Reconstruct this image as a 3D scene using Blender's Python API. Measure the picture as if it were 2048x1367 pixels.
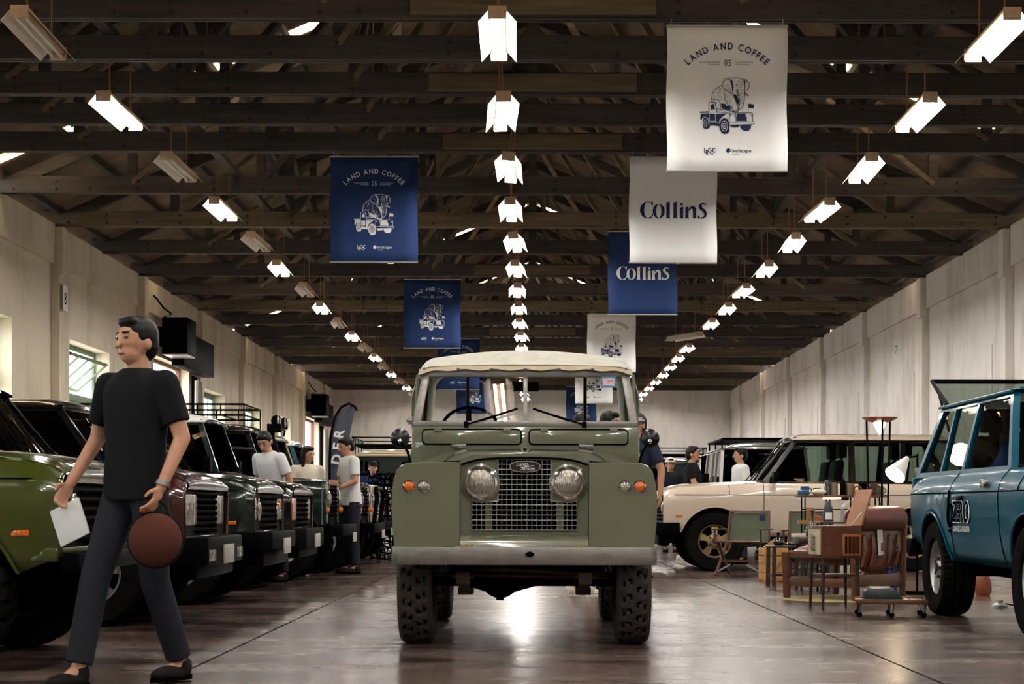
import bpy, bmesh, math, random
from mathutils import Vector as V, Matrix as Mx
for o in list(bpy.data.objects): bpy.data.objects.remove(o, do_unlink=True)
SC = bpy.context.scene
C = SC.collection
PI = math.pi
R = math.radians
# ---------------------------------------------------------------- camera, world, exposure
CAMH, FOC = 0.83, 3400.0                      # metres, pixels of a 2048 wide frame
cam = bpy.data.cameras.new('camera')
cam.sensor_width = 36.0
cam.lens = FOC / 2048 * 36.0
cam.clip_end = 400
co = bpy.data.objects.new('camera', cam)
C.objects.link(co)
cam.shift_x, cam.shift_y = -40 / 2048, 331.5 / 2048     # rising-front framing: verticals stay upright
co.matrix_world = Mx.Translation((0, 0, CAMH)) @ Mx.Rotation(R(90), 4, 'X') @ Mx.Rotation(0.002, 4, 'Z')
SC.camera = co
W = bpy.data.worlds.new('world')
SC.world = W
W.use_nodes = True
wb = W.node_tree.nodes['Background']
wb.inputs[0].default_value = (0.93, 0.97, 1.0, 1)
wb.inputs[1].default_value = 7.0
TUBE_EMIT = 130.0
SC.view_settings.view_transform = 'Standard'
SC.view_settings.look = 'None'
SC.view_settings.gamma = 1.0
SC.view_settings.use_curve_mapping = False
SC.view_settings.exposure = 0.5
random.seed(7)


# ---------------------------------------------------------------- helpers
def lin(c):
    if isinstance(c, str):
        c = [int(c[i:i + 2], 16) / 255 for i in (0, 2, 4)]
    return tuple(x / 12.92 if x <= 0.04045 else ((x + 0.055) / 1.055) ** 2.4 for x in c)


class MB:
    """collects shapes; build() links them as ONE mesh object"""
    def __init__(s):
        s.v, s.f, s.mi, s.cur = [], [], [], 0

    def add(s, vs, fs):
        n = len(s.v)
        s.v += [tuple(p) for p in vs]
        for q in fs:
            s.f.append([n + i for i in q])
            s.mi.append(s.cur)
        return s

    def box(s, x0, x1, y0, y1, z0, z1, m=None):
        vs = [V((x, y, z)) for z in (z0, z1) for y in (y0, y1) for x in (x0, x1)]
        if m: vs = [m @ p for p in vs]
        return s.add(vs, [(0, 2, 3, 1), (4, 5, 7, 6), (0, 1, 5, 4), (2, 6, 7, 3), (0, 4, 6, 2), (1, 3, 7, 5)])

    def cbox(s, c, d, m=None):
        return s.box(c[0] - d[0] / 2, c[0] + d[0] / 2, c[1] - d[1] / 2, c[1] + d[1] / 2, c[2] - d[2] / 2, c[2] + d[2] / 2, m)

    def beam(s, a, b, w, h, up=(0, 0, 1)):
        """box of section w x h from a to b"""
        a, b = V(a), V(b)
        d = (b - a)
        L = d.length
        x = d.normalized()
        y = V(up).cross(x)
        if y.length < 1e-4: y = V((0, 1, 0)).cross(x)
        y.normalize()
        z = x.cross(y)
        m = Mx((x, y, z)).transposed().to_4x4()
        m.translation = a
        return s.box(0, L, -w / 2, w / 2, -h / 2, h / 2, m)

    def cyl(s, a, b, r, r2=None, n=12, cap=True):
        a, b = V(a), V(b)
        r2 = r if r2 is None else r2
        x = (b - a).normalized()
        y = x.orthogonal().normalized()
        z = x.cross(y)
        vs = []
        for p, q in ((a, r), (b, r2)):
            for i in range(n):
                t = 2 * PI * i / n
                vs.append(p + (y * math.cos(t) + z * math.sin(t)) * q)
        fs = [(i, (i + 1) % n, n + (i + 1) % n, n + i) for i in range(n)]
        if cap: fs += [tuple(range(n))[::-1], tuple(range(n, 2 * n))]
        return s.add(vs, fs)

    def tube(s, pts, r, n=8, closed=False):
        pts = [V(p) for p in pts]
        k = len(pts)
        vs, fs = [], []
        pv = None
        for i, p in enumerate(pts):
            a = pts[i - 1] if (i or closed) else p
            b = pts[(i + 1) % k] if (i < k - 1 or closed) else p
            t = (b - a).normalized()
            if pv is None: y = t.orthogonal().normalized()
            else:
                y = pv - t * pv.dot(t)
                y = y.normalized() if y.length > 1e-5 else t.orthogonal().normalized()
            pv = y
            z = t.cross(y)
            rr = r[i] if isinstance(r, (list, tuple)) else r
            for j in range(n):
                q = 2 * PI * j / n
                vs.append(p + (y * math.cos(q) + z * math.sin(q)) * rr)
        for i in range(k if closed else k - 1):
            for j in range(n):
                fs.append((i * n + j, i * n + (j + 1) % n, ((i + 1) % k) * n + (j + 1) % n, ((i + 1) % k) * n + j))
        if not closed: fs += [tuple(range(n))[::-1], tuple(range((k - 1) * n, k * n))]
        return s.add(vs, fs)

    def lathe(s, prof, n=24, m=None, closed=False, a0=0, a1=2 * PI):
        """profile (r, z) turned about local Z, then moved by m"""
        m = m or Mx()
        full = abs(a1 - a0 - 2 * PI) < 1e-6
        nn = n if full else n + 1
        vs = [m @ V((r * math.cos(a0 + (a1 - a0) * i / n), r * math.sin(a0 + (a1 - a0) * i / n), z)) for r, z in prof for i in range(nn)]
        fs = []
        k = len(prof)
        for a in range(k if closed else k - 1):
            b = (a + 1) % k
            for i in range(n):
                j = (i + 1) % nn
                fs.append((a * nn + i, a * nn + j, b * nn + j, b * nn + i))
        return s.add(vs, fs)

    def prism(s, poly, t, m=None, z=0):
        """2D polygon thickened along local Z"""
        m = m or Mx()
        n = len(poly)
        vs = [m @ V((p[0], p[1], q)) for q in (z, z + t) for p in poly]
        fs = [tuple(range(n))[::-1], tuple(range(n, 2 * n))] + [(i, (i + 1) % n, n + (i + 1) % n, n + i) for i in range(n)]
        return s.add(vs, fs)

    def grid(s, fn, us, vs_, flip=False):
        nu, nv = len(us), len(vs_)
        vs = [fn(u, v) for u in us for v in vs_]
        fs = []
        for i in range(nu - 1):
            for j in range(nv - 1):
                q = (i * nv + j, (i + 1) * nv + j, (i + 1) * nv + j + 1, i * nv + j + 1)
                fs.append(q[::-1] if flip else q)
        return s.add(vs, fs)

    def ball(s, c, r, n=10, m=None):
        r = r if isinstance(r, (list, tuple)) else (r, r, r)
        k = max(4, n // 2)
        vs, fs = [V((0, 0, -1))], []
        for i in range(1, k):
            t = -PI / 2 + PI * i / k
            for j in range(n):
                p = 2 * PI * j / n
                vs.append(V((math.cos(t) * math.cos(p), math.cos(t) * math.sin(p), math.sin(t))))
        vs.append(V((0, 0, 1)))
        for j in range(n): fs.append((0, 1 + (j + 1) % n, 1 + j))
        for i in range(k - 2):
            for j in range(n):
                fs.append((1 + i * n + j, 1 + i * n + (j + 1) % n, 1 + (i + 1) * n + (j + 1) % n, 1 + (i + 1) * n + j))
        e = len(vs) - 1
        for j in range(n): fs.append((e, e - n + j, e - n + (j + 1) % n))
        vs = [V((p.x * r[0], p.y * r[1], p.z * r[2])) for p in vs]
        if m: vs = [m @ p for p in vs]
        return s.add([p + V(c) for p in vs], fs)

    def cap(s, a, b, r1, r2, n=10):
        """rounded limb"""
        s.ball(a, r1, n)
        s.ball(b, r2, n)
        return s.cyl(a, b, r1, r2, n)

    def mesh(s, name, mats, bevel=0, smooth=True, ang=38, seg=2, weld=False):
        me = bpy.data.meshes.new(name)
        me.from_pydata(s.v, [], s.f)
        me.polygons.foreach_set('material_index', s.mi)
        bm = bmesh.new()
        bm.from_mesh(me)
        if weld: bmesh.ops.remove_doubles(bm, verts=bm.verts, dist=1e-5)
        bmesh.ops.recalc_face_normals(bm, faces=bm.faces)
        if bevel:
            es = [e for e in bm.edges if len(e.link_faces) == 2 and e.calc_face_angle(0) > 0.5]
            bmesh.ops.bevel(bm, geom=es, offset=bevel, segments=seg, profile=0.5, affect='EDGES', clamp_overlap=True)
        bm.to_mesh(me)
        bm.free()
        if smooth:
            me.polygons.foreach_set('use_smooth', [True] * len(me.polygons))
            me.set_sharp_from_angle(angle=R(ang))
        for m in (mats if isinstance(mats, (list, tuple)) else [mats]): me.materials.append(m)
        return me

    def build(s, name, mats, parent=None, loc=None, rot=None, **k):
        return link(name, s.mesh(name, mats, **k), parent, loc, rot)


def link(name, data, parent=None, loc=None, rot=None):
    o = bpy.data.objects.new(name, data)
    C.objects.link(o)
    if parent: o.parent = parent
    if loc: o.location = loc
    if rot: o.rotation_euler = rot
    return o


def tag(o, label=None, cat=None, group=None, kind=None):
    if label: o['label'] = label
    if cat: o['category'] = cat
    if group: o['group'] = group
    if kind: o['kind'] = kind
    return o


def thing(name, label, cat, loc=(0, 0, 0), rz=0, group=None):
    o = link(name, None, None, loc, (0, 0, rz))
    o.empty_display_size = 0.2
    return tag(o, label, cat, group)


def dup(root, loc=None, rz=None, label=None, group=None, parent=None):
    c = root.copy()
    C.objects.link(c)
    c.parent = parent
    if loc is not None: c.location = loc
    if rz is not None: c.rotation_euler = (0, 0, rz)
    if label: c['label'] = label
    if group: c['group'] = group
    for ch in list(root.children): dup(ch, parent=c)
    return c


def lerp(a, b, t): return a + (b - a) * t


TMP = bpy.data.scenes.new('workbench')        # scratch scene: keeps conversions quick


def baked(o):
    TMP.collection.objects.link(o)
    TMP.view_layers[0].update()
    dg = TMP.view_layers[0].depsgraph
    me = bpy.data.meshes.new_from_object(o.evaluated_get(dg))
    bpy.data.objects.remove(o)
    return me


def interp(x, tab):
    if x <= tab[0][0]: return tab[0][1]
    for (a, p), (b, q) in zip(tab, tab[1:]):
        if x <= b: return p + (q - p) * (x - a) / (b - a)
    return tab[-1][1]


def frange(a, b, n): return [a + (b - a) * i / n for i in range(n + 1)]


AX = Mx.Rotation(-PI / 2, 4, 'X')      # local Z -> +Y
# ---------------------------------------------------------------- materials (all procedural)
def mat(name, col, rough=.5, metal=0, coat=0, var=0, vs=6, bump=0, bs=60, emit=0, stretch=(1, 1, 1), col2=None, spec=.5, sheen=0):
    m = bpy.data.materials.new(name)
    m.use_nodes = True
    nt = m.node_tree
    N, L = nt.nodes, nt.links
    b = N['Principled BSDF']
    c = lin(col)
    b.inputs['Base Color'].default_value = (*c, 1)
    b.inputs['Roughness'].default_value = rough
    b.inputs['Metallic'].default_value = metal
    b.inputs['Specular IOR Level'].default_value = spec
    if coat:
        b.inputs['Coat Weight'].default_value = coat
        b.inputs['Coat Roughness'].default_value = 0.04
    if sheen: b.inputs['Sheen Weight'].default_value = sheen
    if emit:
        b.inputs['Emission Color'].default_value = (*c, 1)
        b.inputs['Emission Strength'].default_value = emit
    if var or bump:
        tc = N.new('ShaderNodeTexCoord')
        mp = N.new('ShaderNodeMapping')
        mp.inputs['Scale'].default_value = stretch
        L.new(tc.outputs['Object'], mp.inputs['Vector'])
    if var:
        n = N.new('ShaderNodeTexNoise')
        n.inputs['Scale'].default_value = vs
        n.inputs['Detail'].default_value = 6
        n.inputs['Roughness'].default_value = .65
        L.new(mp.outputs[0], n.inputs['Vector'])
        r = N.new('ShaderNodeValToRGB')
        d = lin(col2) if col2 else tuple(x * (1 - var) for x in c)
        e = c if col2 else tuple(min(1, x * (1 + var)) for x in c)
        r.color_ramp.elements[0].position = .35
        r.color_ramp.elements[1].position = .68
        r.color_ramp.elements[0].color = (*d, 1)
        r.color_ramp.elements[1].color = (*e, 1)
        L.new(n.outputs['Fac'], r.inputs[0])
        L.new(r.outputs[0], b.inputs['Base Color'])
    if bump:
        n2 = N.new('ShaderNodeTexNoise')
        n2.inputs['Scale'].default_value = bs
        n2.inputs['Detail'].default_value = 4
        L.new(mp.outputs[0], n2.inputs['Vector'])
        bp = N.new('ShaderNodeBump')
        bp.inputs['Strength'].default_value = bump
        bp.inputs['Distance'].default_value = .01
        L.new(n2.outputs['Fac'], bp.inputs['Height'])
        L.new(bp.outputs[0], b.inputs['Normal'])
    return m


def glassmat(name, tint, refl=.1, rough=.0):
    """thin pane: tinted see-through with a mirror coat that follows Fresnel"""
    m = bpy.data.materials.new(name)
    m.use_nodes = True
    nt = m.node_tree
    N, L = nt.nodes, nt.links
    N.remove(N['Principled BSDF'])
    t = N.new('ShaderNodeBsdfTransparent')
    t.inputs[0].default_value = (*tint, 1)
    g = N.new('ShaderNodeBsdfGlossy')
    g.inputs['Roughness'].default_value = rough
    f = N.new('ShaderNodeFresnel')
    f.inputs[0].default_value = 1.45 + refl
    x = N.new('ShaderNodeMixShader')
    ge = N.new('ShaderNodeNewGeometry')          # reflect once, at the face the ray enters by
    iv = N.new('ShaderNodeMath')
    iv.operation = 'SUBTRACT'
    iv.inputs[0].default_value = 1
    L.new(ge.outputs['Backfacing'], iv.inputs[1])
    mu = N.new('ShaderNodeMath')
    mu.operation = 'MULTIPLY'
    L.new(f.outputs[0], mu.inputs[0])
    L.new(iv.outputs[0], mu.inputs[1])
    L.new(mu.outputs[0], x.inputs[0])
    L.new(t.outputs[0], x.inputs[1])
    L.new(g.outputs[0], x.inputs[2])
    L.new(x.outputs[0], N['Material Output'].inputs[0])
    return m


def translmat(name, col, trans=.5):
    m = bpy.data.materials.new(name)
    m.use_nodes = True
    nt = m.node_tree
    N, L = nt.nodes, nt.links
    N.remove(N['Principled BSDF'])
    d = N.new('ShaderNodeBsdfTranslucent')
    t = N.new('ShaderNodeBsdfTransparent')
    n = N.new('ShaderNodeTexNoise')
    n.inputs['Scale'].default_value = 9
    n.inputs['Detail'].default_value = 5
    r = N.new('ShaderNodeValToRGB')
    c = lin(col)
    r.color_ramp.elements[0].position = .36
    r.color_ramp.elements[1].position = .6
    r.color_ramp.elements[0].color = (c[0] * .3, c[1] * .2, c[2] * .1, 1)
    r.color_ramp.elements[1].color = (*c, 1)
    tc = N.new('ShaderNodeTexCoord')
    L.new(tc.outputs['Object'], n.inputs['Vector'])
    L.new(n.outputs['Fac'], r.inputs[0])
    L.new(r.outputs[0], d.inputs[0])
    L.new(r.outputs[0], t.inputs[0])
    x = N.new('ShaderNodeMixShader')
    x.inputs[0].default_value = trans
    L.new(d.outputs[0], x.inputs[1])
    L.new(t.outputs[0], x.inputs[2])
    L.new(x.outputs[0], N['Material Output'].inputs[0])
    return m


def wallmat(name, col, dirt, streak=.6):
    m = mat(name, col, .85)
    nt = m.node_tree
    N, L = nt.nodes, nt.links
    b = N['Principled BSDF']
    tc = N.new('ShaderNodeTexCoord')
    out = None
    for sc, st, lo, hi, w in ((1.3, (1, 1, .35), .48, .72, .6), (3.5, (1, 1, .06), .55, .8, streak), (9, (1, 1, .5), .66, .72, .7)):
        mp = N.new('ShaderNodeMapping')
        mp.inputs['Scale'].default_value = st
        L.new(tc.outputs['Object'], mp.inputs['Vector'])
        n = N.new('ShaderNodeTexNoise')
        n.inputs['Scale'].default_value = sc
        n.inputs['Detail'].default_value = 7
        n.inputs['Roughness'].default_value = .7
        L.new(mp.outputs[0], n.inputs['Vector'])
        r = N.new('ShaderNodeMapRange')
        r.inputs[1].default_value = lo
        r.inputs[2].default_value = hi
        r.inputs[4].default_value = w
        L.new(n.outputs['Fac'], r.inputs[0])
        x = N.new('ShaderNodeMix')
        x.data_type = 'RGBA'
        L.new(r.outputs[0], x.inputs[0])
        if out: L.new(out, x.inputs[6])
        else: x.inputs[6].default_value = (*lin(col), 1)
        x.inputs[7].default_value = (*lin(dirt), 1)
        out = x.outputs[2]
    L.new(out, b.inputs['Base Color'])
    return m


def floormat():
    m = mat('polished_concrete', '7d6c64', .3, spec=.36)
    nt = m.node_tree
    N, L = nt.nodes, nt.links
    b = N['Principled BSDF']
    geo = N.new('ShaderNodeNewGeometry')

    def noise(sc, st, det=8, ro=.65):
        mp = N.new('ShaderNodeMapping')
        mp.inputs['Scale'].default_value = st
        L.new(geo.outputs['Position'], mp.inputs['Vector'])
        n = N.new('ShaderNodeTexNoise')
        n.inputs['Scale'].default_value = sc
        n.inputs['Detail'].default_value = det
        n.inputs['Roughness'].default_value = ro
        L.new(mp.outputs[0], n.inputs['Vector'])
        return n.outputs['Fac']

    def ramp(f, stops):
        r = N.new('ShaderNodeValToRGB')
        e = r.color_ramp.elements
        e[0].position, e[0].color = stops[0][0], (*lin(stops[0][1]), 1)
        e[1].position, e[1].color = stops[-1][0], (*lin(stops[-1][1]), 1)
        for p, c in stops[1:-1]:
            q = e.new(p)
            q.color = (*lin(c), 1)
        L.new(f, r.inputs[0])
        return r.outputs[0]
    base = ramp(noise(.55, (1, .7, 1), 5, .55), [(.3, '44352f'), (.48, '5e4c45'), (.6, '6c5a53'), (.75, '5c423b')])
    stain = ramp(noise(1.6, (.45, 1.6, 1), 6, .62), [(.38, '3a2c27'), (.56, 'ffffff'), (1, 'ffffff')])
    x = N.new('ShaderNodeMix')
    x.data_type = 'RGBA'
    x.blend_type = 'MULTIPLY'
    x.inputs[0].default_value = .75
    L.new(base, x.inputs[6])
    L.new(stain, x.inputs[7])
    fine = ramp(noise(9, (.3, 1.6, 1), 6, .7), [(.36, '5a4e48'), (.52, 'ffffff'), (1, 'ffffff')])
    x2 = N.new('ShaderNodeMix')
    x2.data_type = 'RGBA'
    x2.blend_type = 'MULTIPLY'
    x2.inputs[0].default_value = .6
    L.new(x.outputs[2], x2.inputs[6])
    L.new(fine, x2.inputs[7])
    L.new(x2.outputs[2], b.inputs['Base Color'])
    mr = N.new('ShaderNodeMapRange')
    mr.inputs[1].default_value, mr.inputs[2].default_value = .3, .7
    mr.inputs[3].default_value, mr.inputs[4].default_value = .20, .31
    L.new(noise(1.4, (.5, 1.5, 1), 4), mr.inputs[0])
    L.new(mr.outputs[0], b.inputs['Roughness'])
    return m


MT = {}
def M(k): return MT[k]


MT['floor'] = floormat()
MT['joint'] = mat('floor_joint', '1c1815', .9)
MT['wall_l'] = wallmat('plaster_left', 'dccfb8', '8f7f6c', .3)
MT['wall_r'] = wallmat('plaster_right', 'e2dad3', 'a09284', .25)
MT['timber'] = mat('old_timber', '3c332b', .7, var=.45, vs=3, stretch=(.25, 4, 4), bump=.3, bs=12)
MT['timber2'] = mat('pale_timber', '665740', .7, var=.4, vs=3, stretch=(.25, 4, 4), bump=.25, bs=12)
MT['roofing'] = mat('fibre_cement', '74624f', .9, var=.35, vs=1.2, bump=.2, bs=8)
MT['skylight'] = translmat('skylight_sheet', 'ffe4c0', .3)
MT['iron'] = mat('rusty_iron', '3a2a20', .6, .4)
MT['rust'] = mat('rust_rod', '8a5a3a', .7)
MT['enamel'] = mat('cream_enamel', 'c9a98a', .4, var=.15, vs=20)
MT['reflector'] = mat('white_reflector', 'f0e4d4', .35)
MT['tube_on'] = mat('lit_tube', 'fbfaf6', .4, emit=TUBE_EMIT)
MT['tube_off'] = mat('unlit_tube', 'd8d4cc', .25)
MT['black'] = mat('black_plastic', '060607', .5, spec=.02, bump=.05)
MT['blackgloss'] = mat('black_gloss', '08080a', .12, coat=1)
MT['satinblack'] = mat('satin_black', '070707', .32, spec=.4)
MT['rubber'] = mat('tyre_rubber', '131211', .85, spec=.02, var=.3, vs=14, bump=.1, bs=90)
MT['rubber2'] = mat('dusty_rubber', '352e2a', .8, var=.25, vs=14, bump=.1, bs=90)
MT['dark'] = mat('dark_void', '080706', .9, spec=0)
MT['chrome'] = mat('chrome', 'd8d8d8', .12, 1)
MT['steel'] = mat('galvanised', '8f8c88', .42, .85, var=.18, vs=9, stretch=(1, 1, 3), bump=.08, bs=50)
MT['alloy'] = mat('silver_alloy', 'a8a8aa', .35, .8)
MT['white'] = mat('white_paint', 'e4e2dc', .35, coat=.3)
MT['glass'] = glassmat('window_glass', (.93, .95, .93), -.33)
MT['cglass'] = glassmat('car_glass', (.62, .68, .64), .12)
MT['dglass'] = glassmat('dark_car_glass', (.2, .23, .22), .15)
MT['lens'] = mat('lamp_lens', 'a8a49a', .12, .55, spec=.9, var=.4, vs=40)
MT['amber'] = mat('amber_lens', 'd9650c', .15, coat=1, var=.2, vs=60)
MT['red'] = mat('red_lens', '9a120c', .2, coat=1)
MT['olive'] = mat('olive_paint', '616350', .24, coat=.9, var=.05, vs=4)
MT['greenp'] = mat('moss_green_paint', '3a4212', .2, coat=1)
MT['maroon'] = mat('maroon_paint', '3a1512', .16, coat=1)
MT['dkgreen'] = mat('dark_green_paint', '12231b', .16, coat=1)
MT['blackp'] = mat('black_paint', '0c0b0a', .14, coat=1)
MT['creamp'] = mat('cream_paint', 'd3c3a4', .25, coat=.8)
MT['beige'] = mat('champagne_paint', 'd8c6b2', .25, .0, coat=.9)
MT['teal'] = mat('teal_paint', '03485a', .3, coat=.14, spec=.05)
MT['goldrim'] = mat('gold_rim', '9a8462', .35, .5)
MT['bluep'] = mat('blue_paint', '1d4d6b', .2, coat=1)
MT['silverp'] = mat('silver_paint', '9a9a94', .25, .3, coat=.8)
MT['yellow'] = mat('mustard_paint', 'b08428', .3, coat=.5)
MT['canvas'] = mat('cream_canvas', 'bcbaac', .9, var=.1, vs=12, bump=.1, bs=120)
MT['canvas2'] = mat('tan_canvas_hem', 'a89a82', .9, bump=.1, bs=120)
MT['seat'] = mat('dark_vinyl', '17171a', .6, spec=.15)
MT['winframe'] = mat('green_window_paint', '6d8068', .6, var=.2, vs=10)
MT['navy'] = mat('navy_print', '14204c', .8)
MT['plate'] = mat('plate_white', 'aaa79e', .6, var=.15, vs=30)
MT['whiteprint'] = mat('white_print', 'e8e6e2', .8)
MT['cloth_w'] = mat('white_banner_cloth', 'f2f0ee', .9, bump=.05, bs=200)
MT['cloth_b'] = mat('blue_banner_cloth', '07285a', .85, bump=.05, bs=200)
MT['rail'] = mat('banner_rail', 'b9b3ac', .4, .5)
MT['skin'] = mat('skin', 'b8866a', .5, var=.08, vs=10)
MT['hair'] = mat('black_hair', '0c0908', .5, spec=.2, bump=.3, bs=90, stretch=(1, 1, .2))
MT['eye'] = mat('eye', '181310', .2)
MT['lip'] = mat('lip', '8a4c42', .5)
for k, c in dict(tee_black='141519', tee_white='dcdcda', tee_cream='ddd2bc', jeans='2a3850', pants='22232a', cap_white='cfc9bc', navy_cloth='1f2c48', shoe_white='d8d2c4', shoe_dark='1a1817', plaid='262b3c', jacket='1b1e22', shorts='2b2723', tan_bag='4a2a22').items():
    MT[k] = mat(k, c, .85, spec=.1, bump=.15, bs=40)
# ================================================================ the hall
HALF, YB, YE = 7.5, -9.0, 64.0
PIL = [26.5 + 5.65 * k for k in range(-6, 7)]
DOORBAY = (7, 11)


def struct(o): return tag(o, kind='structure')


# outside ground
g = struct(MB().box(-60, 60, -50, 110, -.3, -.06).build('ground', mat('yard_concrete', 'b8b2a8', .9, var=.1, vs=1), smooth=False))
# floor of cast slabs with sawn joints
fl = struct(MB().box(-HALF - .35, HALF + .35, YB - .3, YE + .3, -.2, -.012).build('floor', M('joint'), smooth=False))
xs = [-7.5, -5.2, -1.75, 1.95, 5.0, 7.5]
ys = frange(YB, YE, 22)
for i in range(5):
    for j in range(22):
        MB().box(xs[i] + .009, xs[i + 1] - .009, ys[j] + .004, ys[j + 1] - .004, -.05, 0).build('slab', M('floor'), fl, smooth=False)


def side_wall(name, sgn, openings, m):
    b = MB()
    x0, x1 = (-HALF - .35, -HALF) if sgn < 0 else (HALF, HALF + .35)
    y = YB
    for (a, c, z0, z1) in sorted(openings) + [(YE, YE, 0, 0)]:
        b.box(x0, x1, y, a, -.1, 5.25)
        if c > a:
            if z0 > 0: b.box(x0, x1, a, c, -.1, z0)
            b.box(x0, x1, a, c, z1, 5.25)
        y = c
    w = struct(b.build(name, m, smooth=False))
    f = -sgn
    for i, p in enumerate(PIL):
        q = MB()
        X0 = sgn * HALF
        q.box(min(X0, X0 + f * .13), max(X0, X0 + f * .13), p, p + .3, 0, 4.45)
        q.box(min(X0, X0 + f * .17), max(X0, X0 + f * .17), p, p + .3, 4.45, 5.2)
        q.build('pilaster', m, w, smooth=False, bevel=.006)
        e = (PIL[i + 1] if i + 1 < len(PIL) else YE)
        MB().box(min(X0, X0 + f * .06), max(X0, X0 + f * .06), p + .31, e - .01, 4.62, 5.24).build('wall_beam', m, w, smooth=False, bevel=.006)
    return w


opl, wins, doors = [], [], []
for i, p in enumerate(PIL[:-1]):
    if i in DOORBAY:
        opl.append((p + 1.5, p + 5.0, 0, 3.85))
        doors.append((p + 1.5, p + 5.0))
    else:
        opl.append((p + 1.05, p + 3.65, 1.25, 3.55))
        wins.append((p + 1.05, p + 3.65))
wl = side_wall('wall_left', -1, opl, M('wall_l'))
wr = side_wall('wall_right', 1, [], M('wall_r'))
# bricked-up openings on the right wall show as faint raised rectangles
for p in PIL[5:-1]:
    MB().box(HALF - .018, HALF, p + 1.2, p + 4.2, .02, 3.5).build('infill_panel', M('wall_r'), wr, smooth=False, bevel=.004)
we = struct(MB().box(-HALF - .35, HALF + .35, YE, YE + .35, -.1, 5.4).box(-3.2, 3.2, YE + .02, YE + .3, 5.4, 7.0).build('wall_far', M('wall_r'), smooth=False))
MB().box(-HALF, HALF, YE - .08, YE, 4.75, 5.3).build('wall_beam', M('wall_r'), we, smooth=False, bevel=.006)
b = MB()
b.box(-HALF - .35, -3.2, YB - .35, YB, -.1, 5.5).box(3.2, HALF + .35, YB - .35, YB, -.1, 5.5).box(-3.2, 3.2, YB - .35, YB, -.1, 5.5)
struct(b.build('wall_near', M('wall_l'), smooth=False))
# gable ends above the walls
for nm, yy in (('wall_gable_far', YE), ('wall_gable_near', YB - .3)):
    struct(MB().prism([(-HALF - .3, 5.4), (HALF + .3, 5.4), (0, 8.7)], .25, Mx.Translation((0, yy + .28, 0)) @ Mx.Rotation(PI / 2, 4, 'X')).build(nm, M('wall_r'), smooth=False))


# ---- windows
def window(n, y0, y1, tilt):
    z0, z1 = 1.25, 3.55
    w = struct(MB().box(-7.80, -7.755, y0, y0 + .06, z0, z1).box(-7.80, -7.755, y1 - .06, y1, z0, z1).box(-7.80, -7.755, y0 + .08, y1 - .08, z1 - .08, z1)
               .box(-7.80, -7.755, y0 + .08, y1 - .08, z0, z0 + .08).box(-7.81, -7.75, y0 + .08, y1 - .08, 2.62, 2.74).build('window_%d' % n, M('winframe'), bevel=.006))
    MB().box(-7.85, -7.5, y0, y1, z0 - .04, z0 + .002).build('window_sill', M('wall_l'), w, smooth=False)
    k = 4
    for j in range(k):
        a, c = lerp(y0 + .08, y1 - .08, j / k), lerp(y0 + .08, y1 - .08, (j + 1) / k)
        s = MB()
        t = .02
        s.box(-7.79, -7.77, a, a + t, z0 + .08, 2.62).box(-7.79, -7.77, c - t, c, z0 + .08, 2.62).box(-7.79, -7.77, a + t, c - t, z0 + .08, z0 + .13).box(-7.79, -7.77, a + t, c - t, 2.57, 2.62).box(-7.787, -7.773, a + t, c - t, 1.93, 1.96)
        cs = s.build('casement', M('winframe'), w, smooth=False)
        MB().box(-7.782, -7.778, a + t, c - t, z0 + .13, 2.57).build('pane', M('glass'), cs, smooth=False)
    # upper pivoting sash, open or shut
    h = z1 - .08 - 2.74
    piv = link('pivot_sash', None, w, (-7.78, 0, 2.74 + h / 2), (0, 0, 0))
    s = MB()
    ya, yb = y0 + .09, y1 - .09
    s.box(-.014, .014, ya, ya + .05, -h / 2, h / 2).box(-.014, .014, yb - .05, yb, -h / 2, h / 2).box(-.014, .014, ya, yb, -h / 2, -h / 2 + .05).box(-.014, .014, ya, yb, h / 2 - .05, h / 2)
    for j in range(1, 4): s.box(-.015, .015, lerp(ya, yb, j / 4) - .015, lerp(ya, yb, j / 4) + .015, -h / 2, h / 2)
    me = s.mesh('pivot_sash', M('winframe'), smooth=False)
    bpy.data.objects.remove(piv)
    piv = link('pivot_sash', me, w, (-7.78, 0, 2.74 + h / 2), (0, R(tilt), 0))
    for j in range(4):
        MB().box(-.002, .002, lerp(ya, yb, j / 4) + .02, lerp(ya, yb, (j + 1) / 4) - .02, -h / 2 + .05, h / 2 - .05).build('pane', M('glass'), piv, smooth=False)


for n, (a, c) in enumerate(wins): window(n + 1, a, c, 48 if n == 6 else (0 if n % 2 else 4))

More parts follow.
